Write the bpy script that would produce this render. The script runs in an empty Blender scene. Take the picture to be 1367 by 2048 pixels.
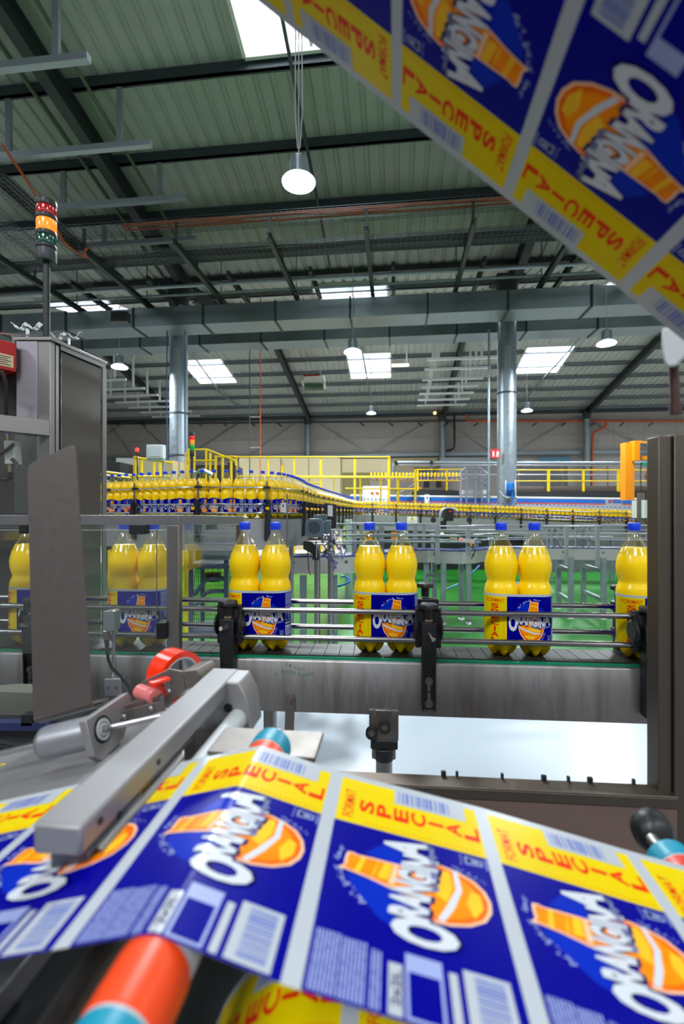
import bpy, bmesh, math, random
from mathutils import Vector, Matrix
from math import sin, cos, pi, radians
random.seed(11)
SC = bpy.context.scene
COL = SC.collection
# ------------------------------------------------------------------ camera, sky, daylight, exposure
F, CX, CY, EYE = 950.0, 683.5, 1024.0, 1.40          # focal length in px of the 1367x2048 frame, eye height (m)
YAW = radians(6.4)                                     # the hall is turned 6.4 degrees from the view axis
EC = Vector((cos(YAW), -sin(YAW), 0))                  # across the hall
EA = Vector((sin(YAW), cos(YAW), 0))                   # along the hall
Z = Vector((0, 0, 1))
cam_d = bpy.data.cameras.new('camera')
cam_d.sensor_fit = 'VERTICAL'; cam_d.sensor_height = 36; cam_d.sensor_width = 24
cam_d.lens = F / 2048 * 36
cam_d.clip_start = 0.02; cam_d.clip_end = 200
cam_d.dof.use_dof = True; cam_d.dof.focus_distance = 1.7; cam_d.dof.aperture_fstop = 3.8
cam = bpy.data.objects.new('camera', cam_d); COL.objects.link(cam)
cam.location = (0, 0, EYE); cam.rotation_euler = (radians(90), 0, 0)
SC.camera = cam
SC.view_settings.view_transform = 'Standard'; SC.view_settings.look = 'None'
SC.view_settings.gamma = 1.0; SC.view_settings.use_curve_mapping = False
SC.view_settings.exposure = 0.0
SC.cycles.use_denoising = True
SC.cycles.max_bounces = 7; SC.cycles.diffuse_bounces = 3; SC.cycles.glossy_bounces = 4
SC.cycles.transmission_bounces = 4; SC.cycles.transparent_max_bounces = 24
SC.cycles.caustics_reflective = False; SC.cycles.caustics_refractive = False
SC.cycles.sample_clamp_indirect = 6
wd = bpy.data.worlds.new('sky'); SC.world = wd; wd.use_nodes = True
nt = wd.node_tree; tcw = nt.nodes.new('ShaderNodeTexCoord'); sx = nt.nodes.new('ShaderNodeSeparateXYZ'); rp = nt.nodes.new('ShaderNodeValToRGB')
nt.links.new(tcw.outputs['Generated'], sx.inputs[0]); nt.links.new(sx.outputs['Z'], rp.inputs[0]); nt.links.new(rp.outputs[0], nt.nodes['Background'].inputs[0])
rp.color_ramp.elements[0].position = 0.0; rp.color_ramp.elements[0].color = (.19, .20, .21, 1)      # overcast sky over a dim skyline
rp.color_ramp.elements[1].position = 0.27; rp.color_ramp.elements[1].color = (.96, .98, 1, 1)
e = rp.color_ramp.elements.new(0.17); e.color = (.28, .29, .30, 1)
nt.nodes['Background'].inputs[1].default_value = 1.9
ROOF_V, ROOF_Z, BAY = 14.0, 8.55, 10.35                # valley line, eaves height, half span
def B(c, a, z): return EC * c + EA * a + Vector((0, 0, z))
def roof_z(a):
    t = abs(((a - ROOF_V) % (2 * BAY)))
    t = min(t, 2 * BAY - t)
    return ROOF_Z + 0.2 * t
def area_light(name, loc, sx, sy, power, color=(1, 1, 1), rot=(0, 0, 0)):
    l = bpy.data.lights.new(name, 'AREA'); l.shape = 'RECTANGLE'; l.size = sx; l.size_y = sy
    l.energy = power; l.color = color
    o = bpy.data.objects.new(name, l); o.location = loc; o.rotation_euler = rot; COL.objects.link(o)
    return o
SKY = (0.90, 0.96, 1.0)
FRAMES = [-35.2, -25.55, -15.9, -6.25, 3.4, 13.05, 22.7, 32.35]          # portal frames across the hall
SKYLIGHTS = []                                         # (c0, c1, a0, a1)
for fc in FRAMES[1:-2]:
    for a0, a1, deep in ((5.5, 8.33, 1), (15.2, 18.05, 0), (26.2, 29.05, 1), (-1.4, 1.4, 1), (-8.8, -6.0, 1)):
        SKYLIGHTS.append((fc + 3.55, fc + 6.0, a0, a1))
for c0, c1, a0, a1 in SKYLIGHTS:                      # daylight over each roof opening; unseen rear row boosted to fill the front
    cc, aa = (c0 + c1) / 2, (a0 + a1) / 2
    if abs(cc) > 18: continue
    area_light('skylight_daylight', B(cc, aa, roof_z(aa) + 0.5), 3.2, 3.4, 1150 if aa > 14 else (430 if aa > 4 else (130 if aa > -4 else 1700)), SKY, (0, 0, -YAW))
# ------------------------------------------------------------------ helpers
def P(px, py, d): return Vector(((px - CX) / F * d, d, EYE + (CY - py) / F * d))
def PA(px, py, a):
    """point seen at a pixel on the hall plane a metres along the hall"""
    return P(px, py, a / ((px - CX) / F * sin(YAW) + cos(YAW)))
def PR(px, py, drop=.25, far=True):
    """point seen at a pixel just under the roof slope"""
    lo, hi = (24.4, 34.6) if far else (4, 13.9)
    for _ in range(40):
        m = (lo + hi) / 2
        if PA(px, py, m).z < roof_z(m) - drop: lo = m
        else: hi = m
    return PA(px, py, lo)
def s2l(c): return c / 12.92 if c <= 0.04045 else ((c + 0.055) / 1.055) ** 2.4
def rgb(r, g, b): return (s2l(r / 255), s2l(g / 255), s2l(b / 255), 1)
MATS = {}
def mat(name, col, rough=0.5, metal=0.0, bump=0.0, scale=40.0, var=0.0, stretch=(1, 1, 1), emit=0, coat=0, spec=0.5, trans=0, sss=0, rvar=0.0, emitcol=None, dist=.01, detail=5):
    if name in MATS: return MATS[name]
    m = bpy.data.materials.new(name); m.use_nodes = True; nt = m.node_tree; b = nt.nodes['Principled BSDF']
    b.inputs['Base Color'].default_value = col; b.inputs['Roughness'].default_value = rough; b.inputs['Metallic'].default_value = metal
    b.inputs['Specular IOR Level'].default_value = spec; b.inputs['Coat Weight'].default_value = coat; b.inputs['Coat Roughness'].default_value = 0.06
    b.inputs['Transmission Weight'].default_value = trans
    if sss: b.inputs['Subsurface Weight'].default_value = sss; b.inputs['Subsurface Radius'].default_value = (0.02, 0.012, 0.002); b.inputs['Subsurface Scale'].default_value = 0.6
    if emit: b.inputs['Emission Color'].default_value = emitcol or col; b.inputs['Emission Strength'].default_value = emit
    if bump or var or rvar:
        tc = nt.nodes.new('ShaderNodeTexCoord'); mp = nt.nodes.new('ShaderNodeMapping'); mp.inputs['Scale'].default_value = stretch
        nz = nt.nodes.new('ShaderNodeTexNoise'); nz.inputs['Scale'].default_value = scale; nz.inputs['Detail'].default_value = detail
        nt.links.new(tc.outputs['Object'], mp.inputs['Vector']); nt.links.new(mp.outputs[0], nz.inputs['Vector'])
        if bump:
            bp = nt.nodes.new('ShaderNodeBump'); bp.inputs['Strength'].default_value = bump; bp.inputs['Distance'].default_value = dist
            nt.links.new(nz.outputs['Fac'], bp.inputs['Height']); nt.links.new(bp.outputs[0], b.inputs['Normal'])
        if var:
            mr = nt.nodes.new('ShaderNodeMapRange'); mr.inputs[1].default_value = 0.25; mr.inputs[2].default_value = 0.75
            mr.inputs[3].default_value = 1 - var; mr.inputs[4].default_value = 1 + var
            mx = nt.nodes.new('ShaderNodeVectorMath'); mx.operation = 'SCALE'; mx.inputs[0].default_value = col[:3]
            nt.links.new(nz.outputs['Fac'], mr.inputs[0]); nt.links.new(mr.outputs[0], mx.inputs['Scale']); nt.links.new(mx.outputs[0], b.inputs['Base Color'])
        if rvar:
            mr = nt.nodes.new('ShaderNodeMapRange'); mr.inputs[1].default_value = 0.25; mr.inputs[2].default_value = 0.75
            mr.inputs[3].default_value = max(0.02, rough - rvar); mr.inputs[4].default_value = min(1, rough + rvar)
            nt.links.new(nz.outputs['Fac'], mr.inputs[0]); nt.links.new(mr.outputs[0], b.inputs['Roughness'])
    MATS[name] = m
    return m
def thin_glass(name, tint=(1, 1, 1, 1), gloss=0.12, rough=0.02):
    if name in MATS: return MATS[name]
    m = bpy.data.materials.new(name); m.use_nodes = True; nt = m.node_tree; nt.nodes.clear()
    out = nt.nodes.new('ShaderNodeOutputMaterial'); mix = nt.nodes.new('ShaderNodeMixShader')
    tr = nt.nodes.new('ShaderNodeBsdfTransparent'); gl = nt.nodes.new('ShaderNodeBsdfGlossy'); lw = nt.nodes.new('ShaderNodeLayerWeight')
    tr.inputs[0].default_value = tint; gl.inputs['Roughness'].default_value = rough; lw.inputs[0].default_value = .5
    pw = nt.nodes.new('ShaderNodeMath'); pw.operation = 'POWER'; pw.inputs[1].default_value = 3; ma = nt.nodes.new('ShaderNodeMath'); ma.operation = 'MULTIPLY_ADD'; ma.inputs[1].default_value = .85; ma.inputs[2].default_value = gloss * .35
    nt.links.new(lw.outputs['Facing'], pw.inputs[0]); nt.links.new(pw.outputs[0], ma.inputs[0]); nt.links.new(ma.outputs[0], mix.inputs[0]); nt.links.new(tr.outputs[0], mix.inputs[1]); nt.links.new(gl.outputs[0], mix.inputs[2]); nt.links.new(mix.outputs[0], out.inputs[0])
    MATS[name] = m; return m
class MB:
    """collects geometry in world coordinates for ONE mesh object"""
    def __init__(s): s.bm = bmesh.new(); s.mi = 0
    def v(s, p): return s.bm.verts.new(p)
    def f(s, vs):
        try: fc = s.bm.faces.new(vs)
        except ValueError: return None
        fc.material_index = s.mi; fc.smooth = True; return fc
    def poly(s, pts): return s.f([s.v(p) for p in pts])
    def hexa(s, a, b):
        A = [s.v(p) for p in a]; Bv = [s.v(p) for p in b]; n = len(A)
        s.f(A[::-1]); s.f(Bv)
        for i in range(n): s.f([A[i], A[(i + 1) % n], Bv[(i + 1) % n], Bv[i]])
    def prism(s, pts, vec):
        vec = Vector(vec); pts = [Vector(p) for p in pts]; s.hexa(pts, [p + vec for p in pts]); return s
    def box(s, c, size, R=None):
        c = Vector(c); x, y, z = [k / 2 for k in size]
        R = R or Matrix.Identity(3)
        lo = [c + R @ Vector(q) for q in ((-x, -y, -z), (x, -y, -z), (x, y, -z), (-x, y, -z))]
        s.hexa(lo, [p + R @ Vector((0, 0, 2 * z)) for p in lo]); return s
    def cbox(s, c0, c1, a0, a1, z0, z1):                # a box in hall coordinates
        s.hexa([B(c0, a0, z0), B(c1, a0, z0), B(c1, a1, z0), B(c0, a1, z0)], [B(c0, a0, z1), B(c1, a0, z1), B(c1, a1, z1), B(c0, a1, z1)]); return s
    def bar(s, p0, p1, w, h, up=Z):
        p0, p1 = Vector(p0), Vector(p1); d = (p1 - p0).normalized(); up = Vector(up)
        if abs(d.dot(up)) > 0.97: up = Vector((0, 1, 0))
        r = d.cross(up).normalized(); u = r.cross(d).normalized()
        q = [r * (-w / 2) - u * (h / 2), r * (w / 2) - u * (h / 2), r * (w / 2) + u * (h / 2), r * (-w / 2) + u * (h / 2)]
        s.hexa([p1 + k for k in q], [p0 + k for k in q]); return s
    def cyl(s, p0, p1, r0, r1=None, n=14, cap=True):
        p0, p1 = Vector(p0), Vector(p1); r1 = r0 if r1 is None else r1
        d = (p1 - p0).normalized(); a = d.orthogonal().normalized(); b = d.cross(a)
        A = [s.v(p0 + (a * cos(2 * pi * i / n) + b * sin(2 * pi * i / n)) * r0) for i in range(n)]
        C = [s.v(p1 + (a * cos(2 * pi * i / n) + b * sin(2 * pi * i / n)) * r1) for i in range(n)]
        for i in range(n): s.f([A[i], A[(i + 1) % n], C[(i + 1) % n], C[i]])
        if cap: s.f(A[::-1]); s.f(C)
        return s
    def tube(s, pts, r, n=8):
        pts = [Vector(p) for p in pts]; rings = []; a = None
        for i, p in enumerate(pts):
            d = ((pts[i + 1] if i + 1 < len(pts) else p) - (pts[i - 1] if i else p)).normalized()
            a = d.orthogonal().normalized() if a is None else (a - d * a.dot(d)).normalized()
            b = d.cross(a)
            rings.append([s.v(p + (a * cos(2 * pi * k / n) + b * sin(2 * pi * k / n)) * r) for k in range(n)])
        for q, w in zip(rings, rings[1:]):
            for k in range(n): s.f([q[k], q[(k + 1) % n], w[(k + 1) % n], w[k]])
        s.f(rings[0][::-1]); s.f(rings[-1]); return s
    def lathe(s, prof, org, n=24, R=None, fn=None, close=True):
        org = Vector(org); R = R or Matrix.Identity(3); rings = []
        for r, z in prof:
            ring = []
            for k in range(n):
                t = 2 * pi * k / n; rr, zz = (r, z) if fn is None else fn(r, z, t)
                ring.append(s.v(org + R @ Vector((rr * cos(t), rr * sin(t), zz))))
            rings.append(ring)
        for q, w in zip(rings, rings[1:]):
            for k in range(n): s.f([q[k], q[(k + 1) % n], w[(k + 1) % n], w[k]])
        if close: s.f(rings[0][::-1]); s.f(rings[-1])
        return s
    def ring(s, c, axis, r0, r1, h, n=24):              # washer / tube section with a hole
        c, d = Vector(c), Vector(axis).normalized(); a = d.orthogonal().normalized(); b = d.cross(a); q = []
        for i in range(n):
            e = a * cos(2 * pi * i / n) + b * sin(2 * pi * i / n)
            q.append([s.v(c + e * r0), s.v(c + e * r1), s.v(c + e * r1 + d * h), s.v(c + e * r0 + d * h)])
        for i in range(n):
            A, C = q[i], q[(i + 1) % n]
            for k in range(4): s.f([A[k], A[(k + 1) % 4], C[(k + 1) % 4], C[k]])
        return s
ORG = {}
def finish(mb, name, mats, org, sharp=38, bevel=0):
    bmesh.ops.recalc_face_normals(mb.bm, faces=mb.bm.faces) if sharp is not None else None
    me = bpy.data.meshes.new(name)
    for v in mb.bm.verts: v.co -= org
    mb.bm.to_mesh(me); mb.bm.free()
    for m in (mats if isinstance(mats, (list, tuple)) else [mats]): me.materials.append(m)
    if sharp is not None: me.set_sharp_from_angle(angle=radians(sharp))
    o = bpy.data.objects.new(name, me); COL.objects.link(o)
    if bevel:
        md = o.modifiers.new('bevel', 'BEVEL'); md.width = bevel; md.segments = 2; md.limit_method = 'ANGLE'; md.angle_limit = radians(40)
    return o
def tag(o, label=None, cat=None, group=None, kind=None):
    if label: o['label'] = label
    if cat: o['category'] = cat
    if group: o['group'] = group
    if kind: o['kind'] = kind
    return o
def thing(name, label, cat, loc, group=None):
    o = bpy.data.objects.new(name, None); COL.objects.link(o); o.empty_display_size = 0.05
    o.location = loc; ORG[o.name] = Vector(loc); return tag(o, label, cat, group)
def part(mb, name, mats, parent, label=None, sharp=38, bevel=0, kind=None):
    org = ORG[parent.name]; o = finish(mb, name, mats, org, sharp, bevel)
    o.parent = parent; ORG[o.name] = org
    if label: o['label'] = label
    if kind: o['kind'] = kind
    return o
def solo(mb, name, mats, label, cat, group=None, sharp=38, bevel=0, kind=None):
    xs = [v.co for v in mb.bm.verts]
    org = Vector(((min(p.x for p in xs) + max(p.x for p in xs)) / 2, (min(p.y for p in xs) + max(p.y for p in xs)) / 2, min(p.z for p in xs)))
    o = finish(mb, name, mats, org, sharp, bevel); o.location = org; ORG[o.name] = org
    return tag(o, label, cat, group, kind)
def struct(mb, name, mats, sharp=38):
    o = finish(mb, name, mats, Vector((0, 0, 0)), sharp); ORG[o.name] = Vector((0, 0, 0)); o['kind'] = 'structure'; return o
def copy_tree(o, parent=None):
    c = o.copy(); COL.objects.link(c)
    if parent: c.parent = parent
    for ch in list(o.children): copy_tree(ch, c)
    return c
def arc(c, a0, a1, r, n, ax, ay):
    return [Vector(c) + Vector(ax) * (r * cos(a0 + (a1 - a0) * i / n)) + Vector(ay) * (r * sin(a0 + (a1 - a0) * i / n)) for i in range(n + 1)]
# ------------------------------------------------------------------ materials
M = {}
M['steel'] = mat('brushed_steel', rgb(150, 147, 146), 0.36, 1, bump=0.02, scale=60, stretch=(1, 1, 14), rvar=0.05)
M['steelh'] = mat('brushed_steel_lengthwise', rgb(152, 151, 155), 0.38, 1, bump=0.03, scale=50, stretch=(1, 12, 12), rvar=0.07)
M['steel_dull'] = mat('dull_steel', rgb(132, 125, 121), 0.5, 1, bump=0.02, scale=80, rvar=0.06)
M['lowplate'] = mat('satin_steel_plate', rgb(196, 194, 192), .42, .8, rvar=.06, scale=30)
M['dullplate'] = mat('dull_grey_plate', rgb(150, 149, 150), .5, .4, var=.05, scale=12)
M['chrome'] = mat('polished_steel', rgb(200, 200, 205), 0.16, 1)
M['alu'] = mat('anodised_aluminium', rgb(176, 176, 184), 0.42, 0.9, rvar=0.05, scale=30)
M['galv'] = mat('galvanised_steel', rgb(150, 162, 170), 0.42, 0.75, var=0.12, scale=9, rvar=0.08)
M['galvlit'] = mat('daylit_galvanised_channel', rgb(226, 232, 235), 0.5, 0.1)  # daylight on the far hangers put into a paler base colour
M['galvmid'] = mat('satin_galvanised_profile', rgb(146, 154, 156), .45, .4)
M['beam'] = mat('dark_grey_paint', rgb(58, 68, 74), 0.5)
M['beamd'] = mat('dark_green_grey_paint', rgb(46, 56, 56), 0.55)
M['black'] = mat('black_plastic', rgb(22, 23, 26), 0.42)
M['rubber'] = mat('black_rubber', rgb(14, 14, 16), 0.7)
M['grey'] = mat('grey_plastic', rgb(120, 124, 130), 0.5)
M['lgrey'] = mat('light_grey_paint', rgb(186, 190, 192), 0.5)
M['white'] = mat('white_paint', rgb(225, 226, 224), 0.45)
M['yellow'] = mat('safety_yellow_paint', rgb(238, 200, 0), 0.4)
M['orange'] = mat('orange_paint', rgb(236, 140, 0), 0.4)
M['orangepipe'] = mat('orange_pipe', rgb(206, 92, 40), 0.45)
M['bluehose'] = mat('blue_hose', rgb(0, 98, 180), 0.35)
M['bluedark'] = mat('navy_plastic', rgb(40, 52, 110), 0.4)
M['motor'] = mat('petrol_grey_enamel', rgb(70, 88, 98), 0.4)
M['cart'] = mat('blue_grey_paint', rgb(66, 80, 100), 0.5)
M['red'] = mat('red_paint', rgb(176, 18, 14), 0.4)
M['signred'] = mat('sign_red', rgb(206, 32, 30), 0.5)
M['teal'] = mat('teal_rubber', rgb(0, 140, 170), 0.4)
M['orangerub'] = mat('orange_rubber', rgb(240, 70, 12), 0.38)
M['glass'] = thin_glass('guard_glass', (0.93, 0.96, 0.95, 1), 0.22)
M['tan'] = mat('tan_panel', rgb(190, 176, 140), 0.6)
M['dark'] = mat('dark_machine', rgb(34, 38, 40), 0.6)
# ------------------------------------------------------------------ the hall
def floor_material():
    m = bpy.data.materials.new('green_resin_floor'); m.use_nodes = True; nt = m.node_tree; b = nt.nodes['Principled BSDF']
    tc = nt.nodes.new('ShaderNodeTexCoord'); nz = nt.nodes.new('ShaderNodeTexNoise'); nz.inputs['Scale'].default_value = 0.7; nz.inputs['Detail'].default_value = 6
    cr = nt.nodes.new('ShaderNodeValToRGB'); cr.color_ramp.elements[0].position = 0.35; cr.color_ramp.elements[0].color = rgb(16, 92, 20)
    cr.color_ramp.elements[1].position = 0.68; cr.color_ramp.elements[1].color = rgb(38, 124, 34)
    nt.links.new(tc.outputs['Object'], nz.inputs['Vector']); nt.links.new(nz.outputs['Fac'], cr.inputs[0]); nt.links.new(cr.outputs[0], b.inputs['Base Color'])
    n2 = nt.nodes.new('ShaderNodeTexNoise'); n2.inputs['Scale'].default_value = 2.2; n2.inputs['Detail'].default_value = 4
    mr = nt.nodes.new('ShaderNodeMapRange'); mr.inputs[3].default_value = 0.2; mr.inputs[4].default_value = 0.42; b.inputs['Specular IOR Level'].default_value = .3
    nt.links.new(tc.outputs['Object'], n2.inputs['Vector']); nt.links.new(n2.outputs['Fac'], mr.inputs[0]); nt.links.new(mr.outputs[0], b.inputs['Roughness'])
    return m
mb = MB(); mb.cbox(-8, 9, 3.75, 13, -0.2, 0.0); struct(mb, 'floor', floor_material())
BOUNCE_FLOOR = mat('pale_bounce_floor', rgb(196, 194, 186), .45, var=.06, scale=1.5)  # mostly unseen floor, made pale to bounce neutral light up to the roof
for i, (c0, c1, a0, a1) in enumerate(((-36, -8, 1.0, 13), (9, 36, 1.0, 13), (-36, 36, 13, 36))):
    mb = MB(); mb.cbox(c0, c1, a0, a1, -.2, 0); struct(mb, 'floor_%d' % (i + 1), BOUNCE_FLOOR)
mb = MB(); mb.cbox(-8, 9, 1.0, 3.75, -0.2, 0.0)
struct(mb, 'floor_white', mat('white_resin_floor', rgb(172, 182, 192), 0.32, var=0.01, scale=1.2, rvar=0.015))
mb = MB(); mb.cbox(-36, 36, -20, 1.0, -.2, 0); struct(mb, 'floor_rear', mat('low_bounce_floor', rgb(96, 96, 96), .5, var=.06, scale=1.5))  # unseen floor, made dark to cut light bounced onto film and roof
# roof: trapezoid-profile sheets, with the skylight openings cut out
ROOFM = mat('green_grey_roof_sheet', rgb(166, 174, 168), 0.55, var=0.05, scale=1.5)
def roof_sheet(a0, a1):
    mb = MB(); pit = 0.333; cs = []; c = FRAMES[0] - 1
    while c < FRAMES[-1] + 1:
        cs += [(c, 0), (c + 0.20, 0), (c + 0.235, 0.045), (c + 0.298, 0.045)]; c += pit
    cuts = sorted({a0, a1} | {k for s in SKYLIGHTS for k in s[2:] if min(a0, a1) < k < max(a0, a1)})
    rows = []
    for a in cuts: rows.append([mb.v(B(q, a, roof_z(min(max(a, min(a0, a1) + 1e-4), max(a0, a1) - 1e-4)) + dz)) for q, dz in cs])
    for i in range(len(cuts) - 1):
        am = (cuts[i] + cuts[i + 1]) / 2
        for k in range(len(cs) - 1):
            cm = (cs[k][0] + cs[k + 1][0]) / 2
            if any(s[0] < cm < s[1] and s[2] < am < s[3] for s in SKYLIGHTS): continue
            mb.f([rows[i][k], rows[i][k + 1], rows[i + 1][k + 1], rows[i + 1][k]])
    return mb
for i, (q, w) in enumerate(((-17.05, -6.7), (-6.7, 3.65), (3.65, 14.0), (14.0, 24.35), (24.35, 34.7))):
    struct(roof_sheet(q, w), 'ceiling' if i == 0 else 'ceiling_%d' % i, ROOFM, sharp=10)
# skylights: frame, glazing bars and panes
PANE = thin_glass('skylight_pane', (0.97, 0.98, 1, 1), 0.1)
k = 1
for c0, c1, a0, a1 in SKYLIGHTS:
    if a0 < 3 or not (-20 < c0 < 22): continue
    z0, z1 = roof_z(a0), roof_z(a1); cm, am, zm = (c0 + c1) / 2, (a0 + a1) / 2, roof_z((a0 + a1) / 2)
    mb = MB()
    for p, q in ((B(c0, a0, z0), B(c1, a0, z0)), (B(c0, a1, z1), B(c1, a1, z1)), (B(c0, a0, z0), B(c0, a1, z1)), (B(c1, a0, z0), B(c1, a1, z1))): mb.bar(p, q, 0.07, 0.22)
    mb.bar(B(cm, a0, z0), B(cm, a1, z1), 0.06, 0.06); mb.bar(B(c0, am, zm), B(c1, am, zm), 0.06, 0.06)
    w = struct(mb, 'window_%d' % k, M['white']); k += 1
    pm = MB(); pm.poly([B(c0, a0, z0 + .05), B(c1, a0, z0 + .05), B(c1, a1, z1 + .05), B(c0, a1, z1 + .05)])
    part(pm, 'pane', PANE, w)
# far wall: cladding above, lower band behind the machines
WALLA = 34.75
mb = MB(); mb.cbox(-36, 36, WALLA, WALLA + .2, 0, 9.2)
for q in range(-35, 36): mb.cbox(q * 1.0, q * 1.0 + .03, WALLA - .015, WALLA, 5.5, 8.6)
for zz in (6.75,): mb.cbox(-36, 36, WALLA - .05, WALLA, zz, zz + .06)
struct(mb, 'wall_far', mat('grey_wall_cladding', rgb(178, 173, 169), 0.6, var=0.03, scale=0.8))
mb = MB(); mb.cbox(-30.3, -30, -20, 34.7, 0, 9.0); struct(mb, 'wall_left_unseen', mat('grey_side_wall', rgb(150, 146, 142), .6))  # unseen wall, added to keep sky light from the left off the film
mb = MB(); mb.cbox(-30, 36, -17.3, -17.06, 0, 8.6); struct(mb, 'wall_rear_unseen', MATS['grey_side_wall'])  # unseen wall, added to cut the sky fill from behind the camera
mb = MB(); mb.cbox(-36, 36, WALLA - .35, WALLA, 5.4, 5.62); struct(mb, 'trim_wall_beam', M['galv'])
mb = MB(); mb.cbox(-36, 36, WALLA - .5, WALLA - .05, 8.28, 8.5); struct(mb, 'trim_eaves', M['beam'])
mb = MB(); mb.cbox(-9.5, 3, WALLA - .2, WALLA - .02, 2.2, 5.3); struct(mb, 'trim_tan_cladding', M['tan'])
# purlins
k = 1
def purlin(a, z):
    global k
    mb = MB(); c0, c1 = (-22, 22) if a > 14 else (-14, 9)
    mb.hexa([B(c0, a - .035, z - .2), B(c1, a - .035, z - .2), B(c1, a + .035, z - .2), B(c0, a + .035, z - .2)], [B(c0, a - .035, z), B(c1, a - .035, z), B(c1, a + .035, z), B(c0, a + .035, z)])
    mb.cbox(c0, c1, a - .035, a + .07, z - .2, z - .185)
    o = struct(mb, 'beam_%d' % k, M['beam'] if a < 14 else mat('grey_purlin', rgb(112, 120, 126), 0.5)); k += 1
for a in (5.4, 6.95, 8.44, 9.98, 11.5, 13.0): purlin(a, roof_z(a) - .01)
for a in (15.6, 17.2, 21.8, 23.3): purlin(a, roof_z(a) - .01)
for i in range(7): a = 25.1 + 1.52 * i; purlin(a, roof_z(a) - .01)
# portal rafters (I-sections), one per frame and slope
def ibeam(mb, p0, p1, w, h):
    d = (p1 - p0).normalized(); r = d.cross(Z).normalized(); u = r.cross(d)
    mb.bar(p0 + u * h / 2, p1 + u * h / 2, w, 0.02); mb.bar(p0 - u * h / 2, p1 - u * h / 2, w, 0.02); mb.bar(p0, p1, 0.018, h - .02)
for fc in FRAMES[1:-1]:
    for a0, a1 in ((3.7, 13.8), (14.2, 24.3), (24.4, 34.4)):
        if a0 < 5 and fc > 10: continue
        if fc > 20 or fc < -17: continue
        mb = MB(); ibeam(mb, B(fc, a0, roof_z(a0) - .42), B(fc, a1, roof_z(a1) - .42), 0.22, 0.42)
        o = struct(mb, 'beam_%d' % k, M['beamd']); k += 1
# valley gutter beam
mb = MB(); mb.cbox(-20, 18, 13.85, 14.15, ROOF_Z - .16, ROOF_Z - .02); struct(mb, 'beam_%d' % k, M['beamd']); k += 1
# columns
def column(c, a, r, z1, label, band=()):
    t = thing('column', label, 'column', B(c, a, 0))
    mb = MB(); mb.cyl(B(c, a, 0), B(c, a, z1), r, n=28); part(mb, 'shaft', M['galv'], t)
    mb = MB(); mb.cyl(B(c, a, z1 - .5), B(c, a, z1 - .05), r * 1.03, r * 1.25, n=28); mb.box(B(c, a, z1), (r * 3, r * 3, .06)); part(mb, 'cap_plate', M['beamd'], t)
    for z in band:
        mb = MB(); mb.ring(B(c, a, z), Z, r * .98, r * 1.05, .05, 28); part(mb, 'strap', M['beamd'], t)
    mb = MB(); mb.box(B(c, a, .02), (r * 3.2, r * 3.2, .04)); part(mb, 'base_plate', M['galv'], t)
    return t
column(-6.42, 13.55, .262, 8.0, 'thick round grey column rising behind the raised bottle conveyor', (2.55, 3.05, 4.3))
column(3.16, 14.0, .262, 8.0, 'thick round grey column carrying the red fire sign and hose reel', (4.75,))
for fc, lab in ((-6.35, 'thin round wall column below the heater unit'), (3.3, 'thin round wall column left of the thick one with the fire sign'), (13.0, 'thin round wall column right of the thick one with the fire sign')):
    column(fc, WALLA - .6, .22, 8.25, lab)
# big rectangular air ducts across the columns
def duct(a, z0, z1, w, c0, c1, label, step=2.0):
    t = thing('air_duct', label, 'duct', B((c0 + c1) / 2, a, z0))
    mb = MB(); mb.cbox(c0, c1, a - w / 2, a + w / 2, z0, z1); part(mb, 'duct_body', mat('galvanised_duct', rgb(128, 142, 148), 0.36, 0.7, var=0.12, scale=1.6, rvar=.1), t)
    c = c0 + .8
    while c < c1:
        mb = MB(); mb.cbox(c, c + .05, a - w / 2 - .03, a + w / 2 + .03, z0 - .03, z1 + .03); part(mb, 'flange', M['beamd'], t); c += step
    return t
d1 = duct(12.75, 6.5, 7.0, .75, -16, 9.5, 'long galvanised air duct running in front of the two thick columns')
d2 = duct(14.85, 6.72, 7.3, .7, -17, 12, 'long galvanised air duct running behind the two thick columns')
for px, py in ((237, 632), (1098, 598)):
    g = P(px, py, 12.2); mb = MB(); mb.box(g + Vector((0, .12, 0)), (.42, .22, .26)); part(mb, 'outlet_box', M['beamd'], d1)
    mb = MB()
    for q in range(5): mb.box(g + Vector((0, .0, -.09 + q * .045)), (.38, .02, .02))
    part(mb, 'grille', M['black'], d1)
# ------------------------------------------------------------------ printed label artwork (flat, then laid onto film, sleeves and bottles)
L_WHITE, L_BLUE, L_YEL, L_RED, L_GLOW, L_ORA, L_ORL, L_PEACH, L_TXT, L_NAVY, L_BAR, L_PALE, L_DEEP = range(13)
LM = [mat('print_white', rgb(180, 185, 192), 0.28), mat('print_blue', rgb(0, 0, 134), 0.3, spec=.07), mat('print_yellow', rgb(226, 198, 0), 0.3, spec=.1),
      mat('print_red', rgb(228, 46, 10), 0.3, spec=.1), mat('print_mid_blue', rgb(0, 40, 176), 0.3, spec=.07), mat('print_orange', rgb(250, 140, 0), 0.3, var=.14, scale=55, spec=.1),
      mat('print_light_orange', rgb(252, 190, 40), 0.3, var=.1, scale=70, spec=.1), mat('print_peach', rgb(252, 196, 150), 0.3), mat('print_letter_white', rgb(206, 210, 218), 0.3),
      mat('print_navy', rgb(0, 2, 84), 0.3, spec=.07), mat('print_bar_blue', rgb(96, 112, 184), 0.35), mat('print_pale_blue', rgb(150, 162, 210), 0.35), mat('print_deep_orange', rgb(240, 104, 0), 0.3, spec=.1)]
_txt = {}
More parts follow.
